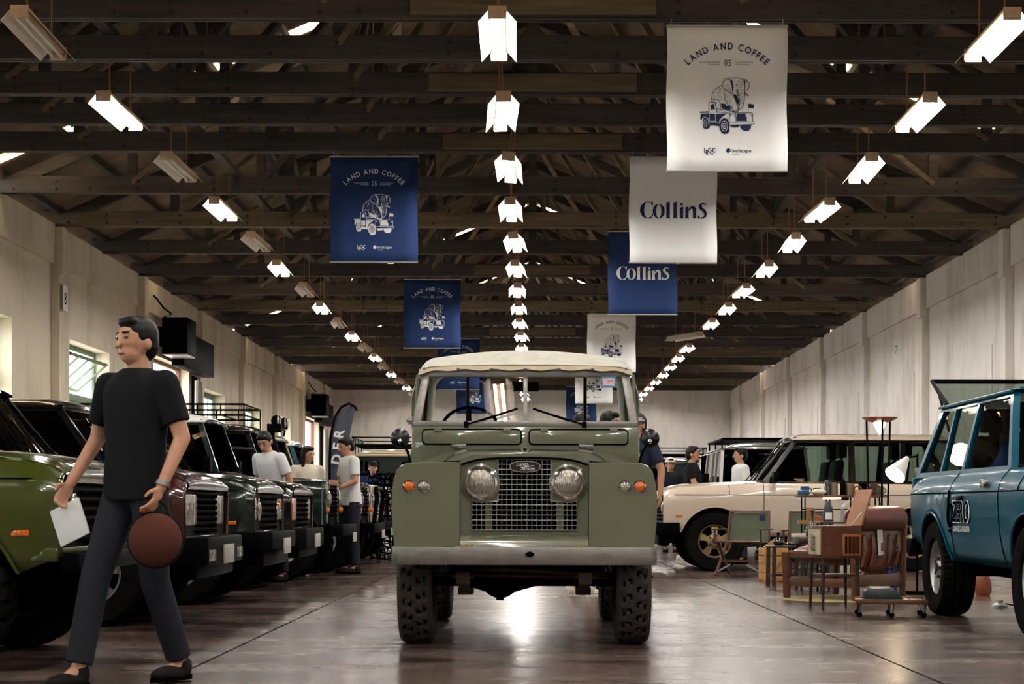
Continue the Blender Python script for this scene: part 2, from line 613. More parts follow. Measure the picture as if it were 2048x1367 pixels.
# ---- doorways with black shutter housings
for n, (a, c) in enumerate(doors):
    d = struct(MB().box(-7.78, -7.70, a, a + .07, 0, 3.85).box(-7.78, -7.70, c - .07, c, 0, 3.85).box(-7.78, -7.70, a + .07, c - .07, 3.78, 3.85).build('door_%d' % (n + 1), mat('door_frame_%d' % n, '7a4a38', .6), smooth=False))
    t = thing('shutter_housing', ('black box housing a roller shutter over the doorway beside the open pivot window' if n == 0 else 'black box housing a roller shutter over the doorway next to the feather flag'), 'shutter housing', (-7.31, a - .1, 0))
    MB().box(.0, .5, 0, .9, 3.86, 4.58).build('motor_box', M('black'), t, bevel=.01)
    MB().box(.0, .25, .9, 4.2, 3.7, 4.42).build('roller_box', M('black'), t, bevel=.01)
    for ya_ in (.1, 3.9): MB().box(-.17, 0, ya_, ya_ + .1, 4.0, 4.4).build('wall_bracket', M('black'), t, smooth=False)
    MB().box(.01, .48, .01, .88, 3.84, 3.86).build('bottom_plate', M('steel'), t, smooth=False)
    s = MB()
    s.tube([(.05, .0, 4.58), (.12, .35, 4.68), (.1, -.3, 4.72), (.06, -.75, 4.85), (.05, -.95, 4.88)], .018, 6)
    s.build('cable', M('black'), t)
    for k in range(3):
        MB().cyl((.5, .62 + .09 * k, 4.42 - .03 * k), (.51, .62 + .09 * k, 4.42 - .03 * k), .012, n=8).build('bolt', M('steel'), t)
    cu = MB()
    cu.grid(lambda u, v: V((.08 + .05 * math.sin(u * 26) + .1 * (1 - v) * u, c - .95 + u * .75 + (.28 * (v) * (1 - u) * 1), v * 3.7)), frange(0, 1, 28), frange(0, 1, 5))
    tag(cu.build('door_curtain', mat('grey_tarp_%d' % n, '8b877e', .9), None, (-7.28, -.05, -.15)), 'grey cloth curtain drawn aside in the doorway beside the ' + ('open pivot window' if n == 0 else 'feather flag'), 'curtain')
    for k in range(3):
        tag(MB().cyl((-7.44, c + .12 + .16 * k, 0), (-7.44, c + .12 + .16 * k, 3.7), .03, n=8).build('wall_pipe', M('black')), 'black vertical pipe on the wall beside the ' + ('first doorway after the pivot window' if n == 0 else 'doorway at the feather flag'), 'pipe', 'pipes beside the doorways %d' % n)

# ---- roof: corrugated sheets, skylight strips, purlins
SL = .43


def roofz(x): return 5.5 + SL * (HALF + .3 - abs(x)) - .13


SKY = [2.3, 12.8, 23.3, 33.3, 43.9, 54.4]
ceil = struct(MB().box(-.16, .16, YB, YE, roofz(0) - .02, roofz(0) + .06).build('ceiling', M('roofing'), smooth=False))
ends = [YB - .4] + sum([[s - .18, s + .18] for s in SKY], []) + [YE + .4]
for sgn in (-1, 1):
    for k in range(len(ends) - 1):
        y0, y1 = ends[k], ends[k + 1]
        sky = k % 2 == 1
        n = max(4, int((y1 - y0) / .18 * 4))
        b = MB()
        if sky:
            # broken and weathered strips: separate sheets, each between two purlins
            for q in range(6):
                if (k * 7 + q * 3 + (sgn > 0)) % 4 == 3: b.cur = 1
                else: b.cur = 0
                xa, xb = lerp(.25, HALF, q / 6), lerp(.25, HALF, (q + 1) / 6)
                b.grid(lambda u, v: V((sgn * v, u, roofz(v) + .022 * math.sin(u / .18 * 2 * PI))), frange(y0, y1, 12), [xa, xb], sgn > 0)
            b.build('skylight_strip', [M('skylight'), M('roofing')], ceil, ang=80)
        else:
            b.grid(lambda u, v: V((sgn * v, u, roofz(v) + .022 * math.sin(u / .18 * 2 * PI))), frange(y0, y1, n), [0, HALF * .5, HALF + .5], sgn > 0)
            b.build('roof_sheet', M('roofing'), ceil, ang=80)
    for q in range(8):
        x = lerp(.3, HALF - .1, q / 7)
        z = roofz(x) - .085
        MB().box(sgn * x - .04, sgn * x + .04, YB, YE, z - .05, z + .05).build('purlin', M('timber'), ceil, smooth=False)
for x in (-4.15, -.28, 3.85):
    MB().box(x - .06, x + .06, YB, YE, 5.452, 5.52).build('runner_board', M('timber'), ceil, smooth=False)

# ---- trusses
TR = [-7, -4.2, -1.4, 1.4, 4.2, 7.0, 9.75, 12.5, 13.9, 15.3, 16.7, 18.1, 19.5, 21.0] + [23.8 + 2.82 * k for k in range(15)]
chord = MB().box(-7.62, 7.62, -.065, -.015, 5.21, 5.45).box(-7.62, 7.62, .015, .065, 5.21, 5.45).box(-7.62, 7.62, -.012, .012, 5.235, 5.44).mesh('bottom_chord', M('timber'), bevel=.006, seg=1)
chord2 = chord.copy()
chord2.materials[0] = M('timber2')
rl = MB().beam((-7.6, 0, roofz(7.6) - .22), (0, 0, roofz(0) - .22), .1, .17).mesh('rafter', M('timber'), smooth=False)
rr_ = MB().beam((7.6, 0, roofz(7.6) - .22), (0, 0, roofz(0) - .22), .1, .17).mesh('rafter', M('timber'), smooth=False)
PX = [0, 1.9, 3.8, 5.6]
webs = []
for sg in (-1, 1):
    for i, x in enumerate(PX):
        if sg < 0 and x == 0: continue
        webs.append(('post', MB().box(sg * x - .06, sg * x + .06, -.05, .05, 5.3, roofz(x) - .25).mesh('post', M('timber'), smooth=False)))
        if i: webs.append(('brace', MB().beam((sg * x, 0, 5.36), (sg * PX[i - 1], 0, roofz(PX[i - 1]) - .3), .07, .14, (0, 1, 0)).mesh('brace', M('timber2' if i != 2 else 'timber'), smooth=False)))
splice = MB().box(-1.1, 1.1, -.12, -.067, 5.24, 5.42).mesh('splice_plate', M('timber2'), smooth=False)
bolts = MB()
for i in range(26):
    x = -7.2 + 14.4 * i / 25 + random.uniform(-.15, .15)
    for z in ((5.27, 5.38) if i % 2 else (random.choice((5.27, 5.38)),)): bolts.ball((x, -.066, z), (.022, .016, .022), 8)
bolts = bolts.mesh('bolt_heads', M('iron'))
for i, y in enumerate(TR):
    near = y < 22
    t = thing('roof_truss', 'closely spaced dark timber roof truss with bolted bottom chord' if near else 'timber roof truss of the widely spaced run towards the far wall', 'truss', (0, y, 0), group='close roof trusses' if near else 'wide spaced roof trusses')
    c_ = link('bottom_chord', chord2 if i % 4 == 3 and not near else chord, t)
    link('rafter', rl, t)
    link('rafter', rr_, t)
    if near or i % 2 == 0 or i > 0:
        for nm, me in webs: link(nm, me, t)
    if y > 8: tag(link('bolt_heads', bolts, t), kind='stuff')
    if i % 2: link('splice_plate', splice, t)
# longitudinal braces between the truss posts
for sg in (-1, 1):
    for k in range(0, len(TR) - 3, 2):
        a, c_ = TR[k + 1], TR[k + 3]
        MB().beam((sg * 1.9, a, 5.5), (sg * 1.9, c_, roofz(1.9) - .5), .06, .11).build('cross_brace', M('timber2' if k % 4 else 'timber'), ceil, smooth=False)
        MB().beam((sg * 3.8, a, 6.4), (sg * 3.8, c_, 5.5), .06, .1).build('cross_brace', M('timber'), ceil, smooth=False)

# ---- fluorescent fixtures
fx_house = MB().box(-.06, .06, 0, 1.25, -.06, 0).mesh('housing', M('enamel'), bevel=.004)
fx_end = MB().box(-.075, .075, -.012, 0, -.105, .002).mesh('end_plate', M('enamel'), bevel=.01)
wing = []
for sg in (-1, 1):
    wing.append(MB().prism([(sg * .058, -.02), (sg * .152, -.125), (sg * .155, -.122), (sg * .062, -.016)], 1.25, Mx.Rotation(PI / 2, 4, 'X').inverted() @ Mx.Scale(-1, 4, (0, 1, 0))).mesh('reflector', M('reflector'), smooth=False))
# prism above runs along local Z; rotate so that it runs along +Y
for me in wing:
    for v in me.vertices: v.co = (v.co.x, abs(v.co.y), -abs(v.co.z))
tub = {}
for k in ('tube_on', 'tube_off'):
    tub[k] = MB().cyl((0, .03, 0), (0, 1.22, 0), .016, n=8).mesh('tube', M(k))
sock = MB().box(-.07, .07, -.02, .0, -.045, .03).mesh('lamp_holder', M('enamel'), bevel=.006)
rod = MB().cyl((0, 0, 0), (0, 0, .585), .008, n=6).mesh('hanger_rod', M('rust'))


def fixture(x, y, on, label, group, rz=0, z=4.87, tilt=0):
    t = thing('fluorescent_light', label, 'ceiling light', (x, y, z), rz, group)
    if tilt: t.rotation_euler = (0, tilt, rz)
    link('housing', fx_house, t)
    link('end_plate', fx_end, t)
    link('end_plate', fx_end, t, (0, 1.262, 0))
    for w in wing: link('reflector', w, t)
    for sx in (-.036, .036):
        link('tube', tub['tube_on' if on else 'tube_off'], t, (sx, 0, -.088))
    link('lamp_holder', sock, t, (0, 1.245, -.075))
    for yy in (.22, 1.03): link('hanger_rod', rod, t, (0, yy, 0))


for i in range(-6, 18):
    y = 13.7 + 2.8 * i
    j = lambda s: random.uniform(-s, s)
    fixture(-.28 + j(.02), y, True, 'lit twin tube light of the row along the hall middle', 'lit lights of the middle row', j(.05), tilt=j(.12) if i > 0 else 0)
    off = i == 9
    fixture(3.85 + j(.03), y, not off, 'unlit twisted twin tube light among lit lights above the right hand cars' if off else 'lit twin tube light of the row beside the windowless wall', None if off else 'lit lights beside the windowless wall', .5 if off else j(.05))
    on = i % 2 == 1
    fixture(-4.15 + j(.03), y, on, 'lit twin tube light of the row beside the windows' if on else 'unlit twin tube light of the row beside the windows', 'lit lights beside the windows' if on else 'unlit lights beside the windows', j(.04))
# ================================================================ wheels
def tyre_mesh(Rt, w, rim, pat, N=26):
    sub = 6
    n = N * sub
    prof = [(rim, -.38), (rim + .12 * (Rt - rim), -.46), (lerp(rim, Rt, .5), -.51), (lerp(rim, Rt, .82), -.5)]
    tr = frange(-.46, .46, 14)
    b = MB()
    vs = []
    P = [(r, y, 0) for r, y in prof] + [(Rt - .02 * abs(y / .46) ** 4, y, 1) for y in tr] + [(r, -y, 0) for r, y in prof[::-1]]

    def groove(a, y):
        f = y / .46
        ph = a / (2 * PI) * N
        tri = abs(((f * 2.6) % 1) * 2 - 1)
        zig = abs(((abs(f) - .1) / .72 * 3) % 2 - 1)
        if pat == 'zig': return .1 < abs(f) < .82 and ((ph + .38 * zig + (.5 if f > 0 else 0)) % 1) < .34
        if pat == 'mud':
            if abs(f) < .1: return True
            return ((ph + (.5 if f > 0 else 0) + .3 * tri) % 1) < .3 or (.45 < abs(f) < .55)
        return .28 < abs(f) < .4 or (abs(f) > .6 and (ph * 2 % 1) < .3)
    for i in range(n):
        a = 2 * PI * i / n
        for r, y, t in P:
            q = r - (.014 if t and groove(a, y) else 0)
            if pat == 'mud' and not t and r > lerp(rim, Rt, .7): q += .008 * ((i // 3) % 2)
            vs.append((q * math.cos(a), y * w, q * math.sin(a)))
    k = len(P)
    fs = [(i * k + j, ((i + 1) % n) * k + j, ((i + 1) % n) * k + j + 1, i * k + j + 1) for i in range(n) for j in range(k - 1)]
    b.add(vs, fs)
    gv = [t and groove(2 * PI * i / n, y) for i in range(n) for r, y, t in P]
    b.mi = [1 if sum(bool(gv[q]) for q in f) >= 3 else 0 for f in fs]
    return b.mesh('tire', [M('rubber2' if pat == 'zig' else 'rubber'), M('dark')], ang=30)


def rim_mesh(style, rim, w, m):
    """axle along Y, outer face towards +Y"""
    b = MB()
    o = .36 * w
    b.cur = 0
    b.lathe([(rim * .98, -o), (rim + .004, o - .01), (rim + .006, o), (rim - .004, o + .006), (rim * .93, o - .005), (rim * .9, o - .03), (rim * .86, -o * .6)], 36, AX)
    b.cur = 1
    b.lathe([(0.0, o - .075), (rim * .9, o - .075)], 36, AX)
    b.cur = 0
    A = lambda a, r, z: V((r * math.cos(a), z, r * math.sin(a)))
    if style == 'steel':
        b.lathe([(0, o - .02), (.05, o - .02), (.06, o - .035), (rim * .5, o - .04), (rim * .62, o - .02), (rim * .78, o - .03), (rim * .9, o - .055)], 36, AX)
        b.cur = 1
        for k in range(12):
            a = 2 * PI * k / 12
            b.cyl(A(a, rim * .72, o - .03), A(a, rim * .72, o - .018), .016, n=10)
        b.cur = 0
    else:
        ns = 5
        for k in range(ns):
            a = 2 * PI * (k + .25) / ns
            q = PI / ns
            wi, wo = (.55, .5) if style == 'alloy' else ((.95, .42) if style == 'star' else (.5, .62))
            pts = [(a - q * wi, rim * .32), (a - q * .45, rim * .55), (a - q * wo, rim * .92), (a + q * wo, rim * .92), (a + q * .45, rim * .55), (a + q * wi, rim * .32)]
            front = [A(t, r, o - .012 - .03 * (r / rim)) for t, r in pts]
            back = [p - V((0, .04, 0)) for p in front]
            b.add(front + back, [tuple(range(6)), tuple(range(6, 12))[::-1]] + [(i, (i + 1) % 6, 6 + (i + 1) % 6, 6 + i) for i in range(6)])
        b.lathe([(0, o), (.05, o), (.062, o - .01), (rim * .45, o - .022), (rim * .47, o - .06)], 30, AX)
    b.cur = 2
    for k in range(5):
        a = 2 * PI * (k + .5) / 5
        b.cyl(A(a, .075, o - .035), A(a, .075, o + .004), .014, n=8)
    b.cyl((0, o - .02, 0), (0, o + .012, 0), .034, n=16)
    return b.mesh('wheel_rim', [m, M('dark'), M('chrome' if style == 'alloy' else 'iron')])


TY = {}


def wheel(parent, x, y, Rt, w, rim, pat, style, m, out, axis='x'):
    """axis 'x': car length along X (out = +-1 side in y); axis 'y': length along Y (out = side in x)"""
    k = (Rt, w, rim, pat)
    if k not in TY: TY[k] = tyre_mesh(*k)
    k2 = (style, rim, w, m)
    if k2 not in TY: TY[k2] = rim_mesh(style, rim, w, M(m))
    rz = (0 if out > 0 else PI) if axis == 'x' else (-PI / 2 if out > 0 else PI / 2)
    t = link('tire', TY[k], parent, (x, y, Rt - .004), (0, 0, rz))
    link('wheel_rim', TY[k2], t)
    return t


# ---------------------------------------------------------------- letters
GL = {}


def glyph(ch, bold=0.0):
    if (ch, bold) in GL: return GL[(ch, bold)]
    cu = bpy.data.curves.new('g', 'FONT')
    cu.body = ch
    cu.size = 1
    cu.offset = bold
    cu.resolution_u = 3
    o = bpy.data.objects.new('g', cu)
    me = baked(o)
    vs = [tuple(v.co) for v in me.vertices]
    fs = [tuple(p.vertices) for p in me.polygons]
    bpy.data.curves.remove(cu)
    bpy.data.meshes.remove(me)
    x0 = min([v[0] for v in vs] or [0])
    x1 = max([v[0] for v in vs] or [.3])
    GL[(ch, bold)] = (vs, fs, x0, x1)
    return GL[(ch, bold)]


def text2d(b, s, x, y, h, m, bold=0.0, track=.12, cx=True, sx=1.0, shear=0):
    """flat letters into b at (x, y) of plane m; h = cap height"""
    k = h / .73
    adv, tot = [], 0
    for ch in s:
        if ch == ' ':
            adv.append((None, tot))
            tot += .32
            continue
        g_ = glyph(ch, bold)
        adv.append((g_, tot))
        tot += (g_[3] - g_[2]) + track
    off = -(tot - track) / 2 if cx else 0
    for g_, a in adv:
        if not g_: continue
        b.add([m @ V((x + (p[0] - g_[2] + a + off) * k * sx + shear * p[1] * k, y + p[1] * k, 0)) for p in g_[0]], g_[1])


def arctext(b, s, cx, cy, rad, h, m, bold=0, track=.16, sx=1.0):
    k = h / .73
    w = [(.34 if c == ' ' else (glyph(c, bold)[3] - glyph(c, bold)[2]) * sx + track) * k for c in s]
    tot = sum(w)
    pos = -tot / 2
    for ch, ww in zip(s, w):
        if ch != ' ':
            g_ = glyph(ch, bold)
            a = (pos + ww / 2) / rad
            r = Mx.Translation((cx, cy, 0)) @ Mx.Rotation(-a, 4, 'Z') @ Mx.Translation((0, rad, 0))
            mid = (g_[2] + g_[3]) / 2
            b.add([m @ (r @ V(((p[0] - mid) * k * sx, p[1] * k, 0))) for p in g_[0]], g_[1])
        pos += ww


FRONT = Mx.Rotation(PI / 2, 4, 'X')            # plane facing -Y: (u, v, n) -> (u, -n, v)

# ================================================================ the olive hero car (local: x right, y back, z up)
hero = thing('off_road_car', 'olive green vintage off-road car with cream canvas top and wire grille', 'car', (-.045, 10.46, 0))
OL = M('olive')
YF, YG = -.50, -.40                            # wing front, grille panel plane
b = MB()
# bumper with angled ends
pts = [(-.778, -.50), (-.765, -.575), (-.735, -.60), (.735, -.60), (.765, -.575), (.778, -.50)]
b.prism(pts, .104, z=.498)
bump = b.build('bumper', M('steel'), hero, bevel=.004)
MB().prism([(-.055 + .028 + .02 * math.cos(t) * (1 + .35 * (abs(math.cos(t)) > .9)), .56 + .017 * math.sin(t)) for t in frange(0, 2 * PI, 16)[:-1]], .004, Mx.Translation((.06, -.600, 0)) @ FRONT).build('tow_hole', M('dark'), bump)
for sx in (-1, 1):
    # wing: lofted shell, rounded top corner and bulging outer side
    prof = [(.378, 1.098), (.60, 1.100), (.69, 1.094), (.728, 1.078), (.752, 1.05), (.766, 1.0), (.776, .93), (.778, .85), (.774, .75), (.762, .62), (.756, .606)]
    w = MB()
    ysec = [YF, YF + .012, YF + .05, -.2, 0, .3, .60]
    def wing_fn(u, v):
        i = int(v)
        x, z = prof[i]
        k = interp(u, [(YF, .012), (YF + .012, .004), (YF + .05, 0), (1, 0)])
        zz = z - (k if z > .62 else 0) - max(0, (u + .1)) * 0
        xx = x - (k if x > .4 else 0)
        inner = lerp(.378, .655, max(0, min(1, (u - YG) / (.62 - YG))))
        if i == 0: xx = inner
        elif i == 1: xx = max(.60, inner + .01) if inner < .6 else inner + .01
        # wheel arch
        if z < .80 and u > -.34: zz = max(zz, .80) if u < .36 else zz
        return V((sx * xx, u, zz))
    w.grid(wing_fn, [YF, YF + .012, YF + .05, -.36, -.34, -.1, .2, .36, .38, .62], list(range(len(prof))), sx < 0)
    # front face with a rounded outline
    fo = [(sx * .378, .606), (sx * .378, 1.094)] + [(sx * x, z - .010) for x, z in prof[1:]]
    w.prism(fo, .02, Mx.Translation((0, YF + .012, 0)) @ FRONT)
    # inner side
    w.box(sx * .378 - .006, sx * .378 + .006, YF + .01, .1, .606, 1.09)
    wg = w.build('wing', OL, hero, ang=40)
    # bead along the front face edge, its highlight put into a lighter colour
    MB().tube([(sx * (x - .035), YF - .001, z - .035 if z > .65 else z) for x, z in prof[2:]], .003, 6).build('edge_seam', mat('seam_highlight', '8c9174', .3) if sx < 0 else bpy.data.materials['seam_highlight'], wg)
    # lamps on the wing
    for xx, k in ((.675, 'amber'), (.59, 'lens')):
        c0 = V((sx * xx, YF - .008, .956))
        l = MB().lathe([(.036, -.004), (.037, .006), (.031, .012), (.029, .01)], 24, Mx.Translation(c0) @ FRONT @ Mx.Identity(4)).build('indicator_lamp' if k == 'amber' else 'side_lamp', M('chrome'), hero)
        MB().lathe([(.031, .008), (.027, .02), (.015, .027), (0, .029)], 24, Mx.Translation(c0) @ FRONT).build('lamp_lens', M(k), l)
    # headlamp
    c0 = V((sx * .26, YG - .002, .975))
    MB().lathe([(.118, 0), (.116, .008), (.1, .014)], 36, Mx.Translation(c0) @ FRONT).build('headlamp_plate', OL, hero)
    hl = MB().lathe([(.102, .006), (.1, .02), (.088, .026), (.084, .016)], 36, Mx.Translation(c0) @ FRONT).build('headlamp_rim', M('chrome'), hero)
    MB().lathe([(.085, .018), (.07, .032), (.045, .04), (.02, .044), (0, .045)], 30, Mx.Translation(c0) @ FRONT).build('lamp_glass', mat('headlamp_glass', 'b8b2a6', .06, .75, var=.5, vs=30, stretch=(8, 1, 1), bump=.6, bs=18) if sx < 0 else bpy.data.materials['headlamp_glass'], hl)
    # round mirror on an arm
    mc = V((sx * .785, .22, 1.267))
    mr = MB().lathe([(0, .05), (.03, .046), (.05, .03), (.06, .008), (.061, -.004), (0, -.006)], 28, Mx.Translation(mc) @ FRONT).build('wing_mirror', M('satinblack'), hero)
    MB().tube([mc + V((sx * -.006, -.05, -.022)), mc + V((-sx * .015, -.06, -.03)), mc + V((-sx * .05, -.05, -.085)), mc + V((-sx * .06, -.03, -.12)), (sx * .715, .2, 1.1)], .0085, 8).build('mirror_arm', M('black'), mr)
    MB().ball(mc + V((-sx * .004, -.054, -.02)), .016, 10).build('mirror_nut', M('chrome'), mr)
# grille panel with T opening
gp = MB()
top = [(-.378, 1.092), (-.36, 1.112), (-.30, 1.128), (-.15, 1.143), (0, 1.149), (.15, 1.143), (.30, 1.128), (.36, 1.112), (.378, 1.092)]
GW, GL_, GZ0, GZ1, GZ2 = .156, .312, .697, .868, 1.117
FP = Mx.Translation((0, YG, 0)) @ FRONT
for sx in (-1, 1):
    f = lambda pl: [(sx * x, z) for x, z in pl]
    gp.prism(f([(GW, GZ1), (.378, GZ1), (.378, 1.092), (.36, 1.112), (.30, 1.128), (GW, 1.1425)]), -.012, FP)
    gp.prism(f([(GL_, .66), (.378, .66), (.378, GZ1), (GL_, GZ1)]), -.012, FP)
gp.prism([(-GW, GZ2), (GW, GZ2), (GW, 1.1425), (0, 1.149), (-GW, 1.1425)], -.012, FP)
gp.prism([(-GL_, .66), (GL_, .66), (GL_, GZ0), (-GL_, GZ0)], -.012, FP)
gp.build('grille_panel', OL, hero, smooth=False)
MB().box(-.31, .31, YG + .14, YG + .15, .66, 1.12).build('radiator', M('dark'), hero, smooth=False)
for sx in (-1, 1): MB().box(sx * .19, sx * .235, YG + .03, YG + .04, .66, .87).build('radiator_duct', OL, hero, smooth=False)
gr = MB()
for i in range(22):
    x = -GL_ + 2 * GL_ * i / 21
    hi = GZ2 if abs(x) < GW + .004 else GZ1
    gr.tube([(x, YG - .004, GZ0), (x, YG - .004, hi)], .0026, 5)
for i in range(15):
    z = GZ0 + (GZ2 - GZ0) * i / 14
    w_ = GL_ if z < GZ1 + .005 else GW
    gr.tube([(-w_, YG - .008, z), (w_, YG - .008, z)], .0026, 5)
gr.tube([(-GL_, YG - .006, GZ0), (GL_, YG - .006, GZ0), (GL_, YG - .006, GZ1), (GW, YG - .006, GZ1), (GW, YG - .006, GZ2), (-GW, YG - .006, GZ2), (-GW, YG - .006, GZ1), (-GL_, YG - .006, GZ1)], .005, 6, True)
tag(gr.build('wire_grille', mat('grille_wire', '85847f', .4, .8), hero), kind='stuff')
for sx in (-1, 1): MB().box(sx * .380 - .005, sx * .380 + .005, -.505, -.41, .606, 1.09).build('panel_gap', M('dark'), hero, smooth=False)
# badge
el = lambda a, c_, n=36: [(a * math.copysign(abs(math.cos(t)) ** .8, math.cos(t)), c_ * math.copysign(abs(math.sin(t)) ** .8, math.sin(t))) for t in frange(0, 2 * PI, n)[:-1]]
bd = MB().prism(el(.092, .034), .006, Mx.Translation((0.004, YG - .016, 1.073)) @ FRONT).build('badge', M('chrome'), hero)
MB().prism(el(.087, .029), .002, Mx.Translation((0.004, YG - .022, 1.073)) @ FRONT).build('badge_face', mat('badge_face', '241c1c', .3), bd)
t_ = MB()
BP = Mx.Translation((.004, YG - .0255, 1.073)) @ FRONT
text2d(t_, 'LAND-', -.014, .004, .017, BP, .01, .1, shear=.2)
text2d(t_, '-ROVER', .014, -.022, .017, BP, .01, .1, shear=.2)
t_.prism([(-.028, -.004), (.05, .008), (.048, .004), (-.02, -.008)], .0005, BP)
tag(t_.build('badge_lettering', M('whiteprint'), bd, smooth=False), kind='stuff')
# apron under the grille, rounded
MB().grid(lambda u, v: V((u, YG - .03 - .1 * math.sin(v), .602 + .066 * math.cos(v) if v < 1.58 else .602)), frange(-.376, .376, 4), frange(0, PI / 2, 8), True).box(-.376, .376, -.53, -.4, .598, .602).build('apron', OL, hero)
for x in (-.37, -.34, -.30, .30, .345): MB().cyl((x, -.56, .602), (x, -.56, .616), .006, n=6).build('bolt', M('yellow'), hero)
# bonnet: front edge narrow, widening to the bulkhead; raised centre
bn = MB()
def bonnet(u, v):
    y = lerp(YG - .01, .60, u)
    hw = lerp(.385, .675, u)
    x = v * hw
    e = abs(v)
    zc = lerp(1.155, 1.225, u)
    ze = lerp(1.108, 1.122, u)
    k = 1 if e < .5 else 1 - ((e - .5) / .5) ** 2.2
    z = lerp(ze, zc - .012 * e, k)
    if u < .02: z -= .004
    return V((x, y, z))
bn.grid(bonnet, [0, .02, .2, .4, .6, .8, 1], frange(-1, 1, 28))
bn.grid(lambda u, v: bonnet(0, v) - V((0, 0, .022 * u)), [0, 1], frange(-1, 1, 28), True)
bn = bn.build('bonnet', OL, hero)
MB().tube([bonnet(0, v) + V((0, -.004, -.024)) for v in frange(-1, 1, 28)], .006, 6).build('bonnet_gap', M('dark'), bn)
for s_ in (-1, 1): MB().tube([bonnet(u, s_) + V((0, 0, -.008)) for u in frange(0, 1, 8)], .005, 6).build('bonnet_gap', M('dark'), bn)
MB().box(-.01, .01, .0, .6, 1.197, 1.226).build('bonnet_ridge', OL, bn)
for x in (-.43, .40):
    MB().cbox((x, .605, 1.232), (.085, .03, .014)).cyl((x - .05, .62, 1.236), (x + .045, .62, 1.236), .009, n=8).cbox((x + .02, .56, 1.218), (.05, .05, .006)).build('bonnet_hinge', M('steel'), bn, bevel=.002)
# bulkhead with vent flaps
bk = MB().prism([(-.745, 1.09), (.745, 1.09), (.74, 1.36), (-.74, 1.36)], -.06, Mx.Translation((0, .63, 0)) @ FRONT)
bk.prism([(-.742, .60), (.742, .60), (.745, 1.09), (-.745, 1.09)], -.03, Mx.Translation((0, .64, 0)) @ FRONT)
bk = bk.build('bulkhead', OL, hero, bevel=.008)
def rrect(x0, x1, z0, z1, r, n=5):
    p = []
    for cx, cz, a in ((x1 - r, z1 - r, 0), (x0 + r, z1 - r, 90), (x0 + r, z0 + r, 180), (x1 - r, z0 + r, 270)):
        for i in range(n + 1):
            t = R(a + 90 * i / n)
            p.append((cx + r * math.cos(t), cz + r * math.sin(t)))
    return p
for sx in (-1, 1):
    x0, x1 = sorted((sx * .03, sx * .665))
    vf = MB().prism(rrect(x0, x1, 1.247, 1.336, .022), .014, Mx.Translation((0, .63, 0)) @ FRONT).build('vent_flap', OL, hero, bevel=.004)
    MB().tube([(p[0], .628, p[1]) for p in rrect(x0 - .004, x1 + .004, 1.243, 1.340, .024)], .005, 6, True).build('vent_seal', M('black'), vf)
    for x in (lerp(x0, x1, .15), lerp(x0, x1, .86)): MB().cbox((x, .612, 1.335), (.05, .014, .02)).build('vent_hinge', OL, vf, bevel=.003)
# windscreen, slightly raked
RK = .10
def wsp(x, z): return V((x, .66 + (z - 1.36) * RK / .38, z))
ws = MB()
gz0, gz1 = 1.395, 1.69
def xs_at(z): return lerp(.735, .672, (z - 1.36) / .38)
for sx in (-1, 1):
    ws.beam(wsp(sx * (xs_at(1.36) - .022), 1.362), wsp(sx * (xs_at(1.74) - .022), 1.74), .05, .045, (0, 1, 0))
ws.beam(wsp(-.735, 1.378), wsp(.735, 1.378), .05, .036)
ws.beam(wsp(-.68, 1.716), wsp(.68, 1.716), .05, .05)
ws.beam(wsp(0, 1.38), wsp(0, 1.715), .03, .03, (0, 1, 0))
ws = ws.build('windscreen_frame', M('steel'), hero, bevel=.004)
for sx in (-1, 1):
    vs = [wsp(sx * .014, gz0), wsp(sx * (xs_at(gz0) - .04), gz0), wsp(sx * (xs_at(gz1) - .04), gz1), wsp(sx * .014, gz1)]
    vs2 = [p + V((0, .006, 0)) for p in vs]
    MB().add(vs + vs2, [(0, 1, 2, 3), (7, 6, 5, 4)] + [(i, (i + 1) % 4, 4 + (i + 1) % 4, 4 + i) for i in range(4)]).build('windscreen_pane', MT.setdefault('screen', glassmat('windscreen_glass', (.93, .95, .93))), ws, smooth=False)
    MB().cbox((sx * .75, .67, 1.40), (.03, .03, .05)).cyl((sx * .74, .66, 1.40), (sx * .78, .66, 1.40), .012, n=8).build('screen_clamp', M('steel'), ws, bevel=.003)
    # wipers
    p0 = V((sx * .385, .635, 1.372))
    p1 = V((sx * .05, .650, 1.478))
    wi = MB().tube([p0, lerp(p0, p1, .55) + V((0, -.012, 0))], .006, 6).cbox(p0, (.03, .03, .04)).build('wiper_arm', M('black'), hero)
    MB().beam(lerp(p0, p1, .3) + V((0, .004, -.004)), p1, .014, .012, (0, 1, 0)).build('wiper_blade', M('black'), wi)
MB().box(.50, .592, .690, .696, 1.62, 1.69).build('tax_sticker', mat('sticker_blue', '3e8fc0', .6), hero, smooth=False)
MB().box(.508, .584, .687, .690, 1.632, 1.68).build('sticker_pink', mat('sticker_pink', 'e3b9c0', .6, var=.2, vs=40), hero, smooth=False)
t_ = MB()
text2d(t_, '2569', .556, 1.658, .012, Mx.Translation((0, .6865, 0)) @ FRONT)
tag(t_.build('sticker_number', M('dark'), hero, smooth=False), kind='stuff')
MB().box(-.088, .088, .76, .80, 1.60, 1.665).cyl((0, .78, 1.66), (0, .76, 1.72), .008).build('rear_view_mirror', M('black'), hero, bevel=.012)
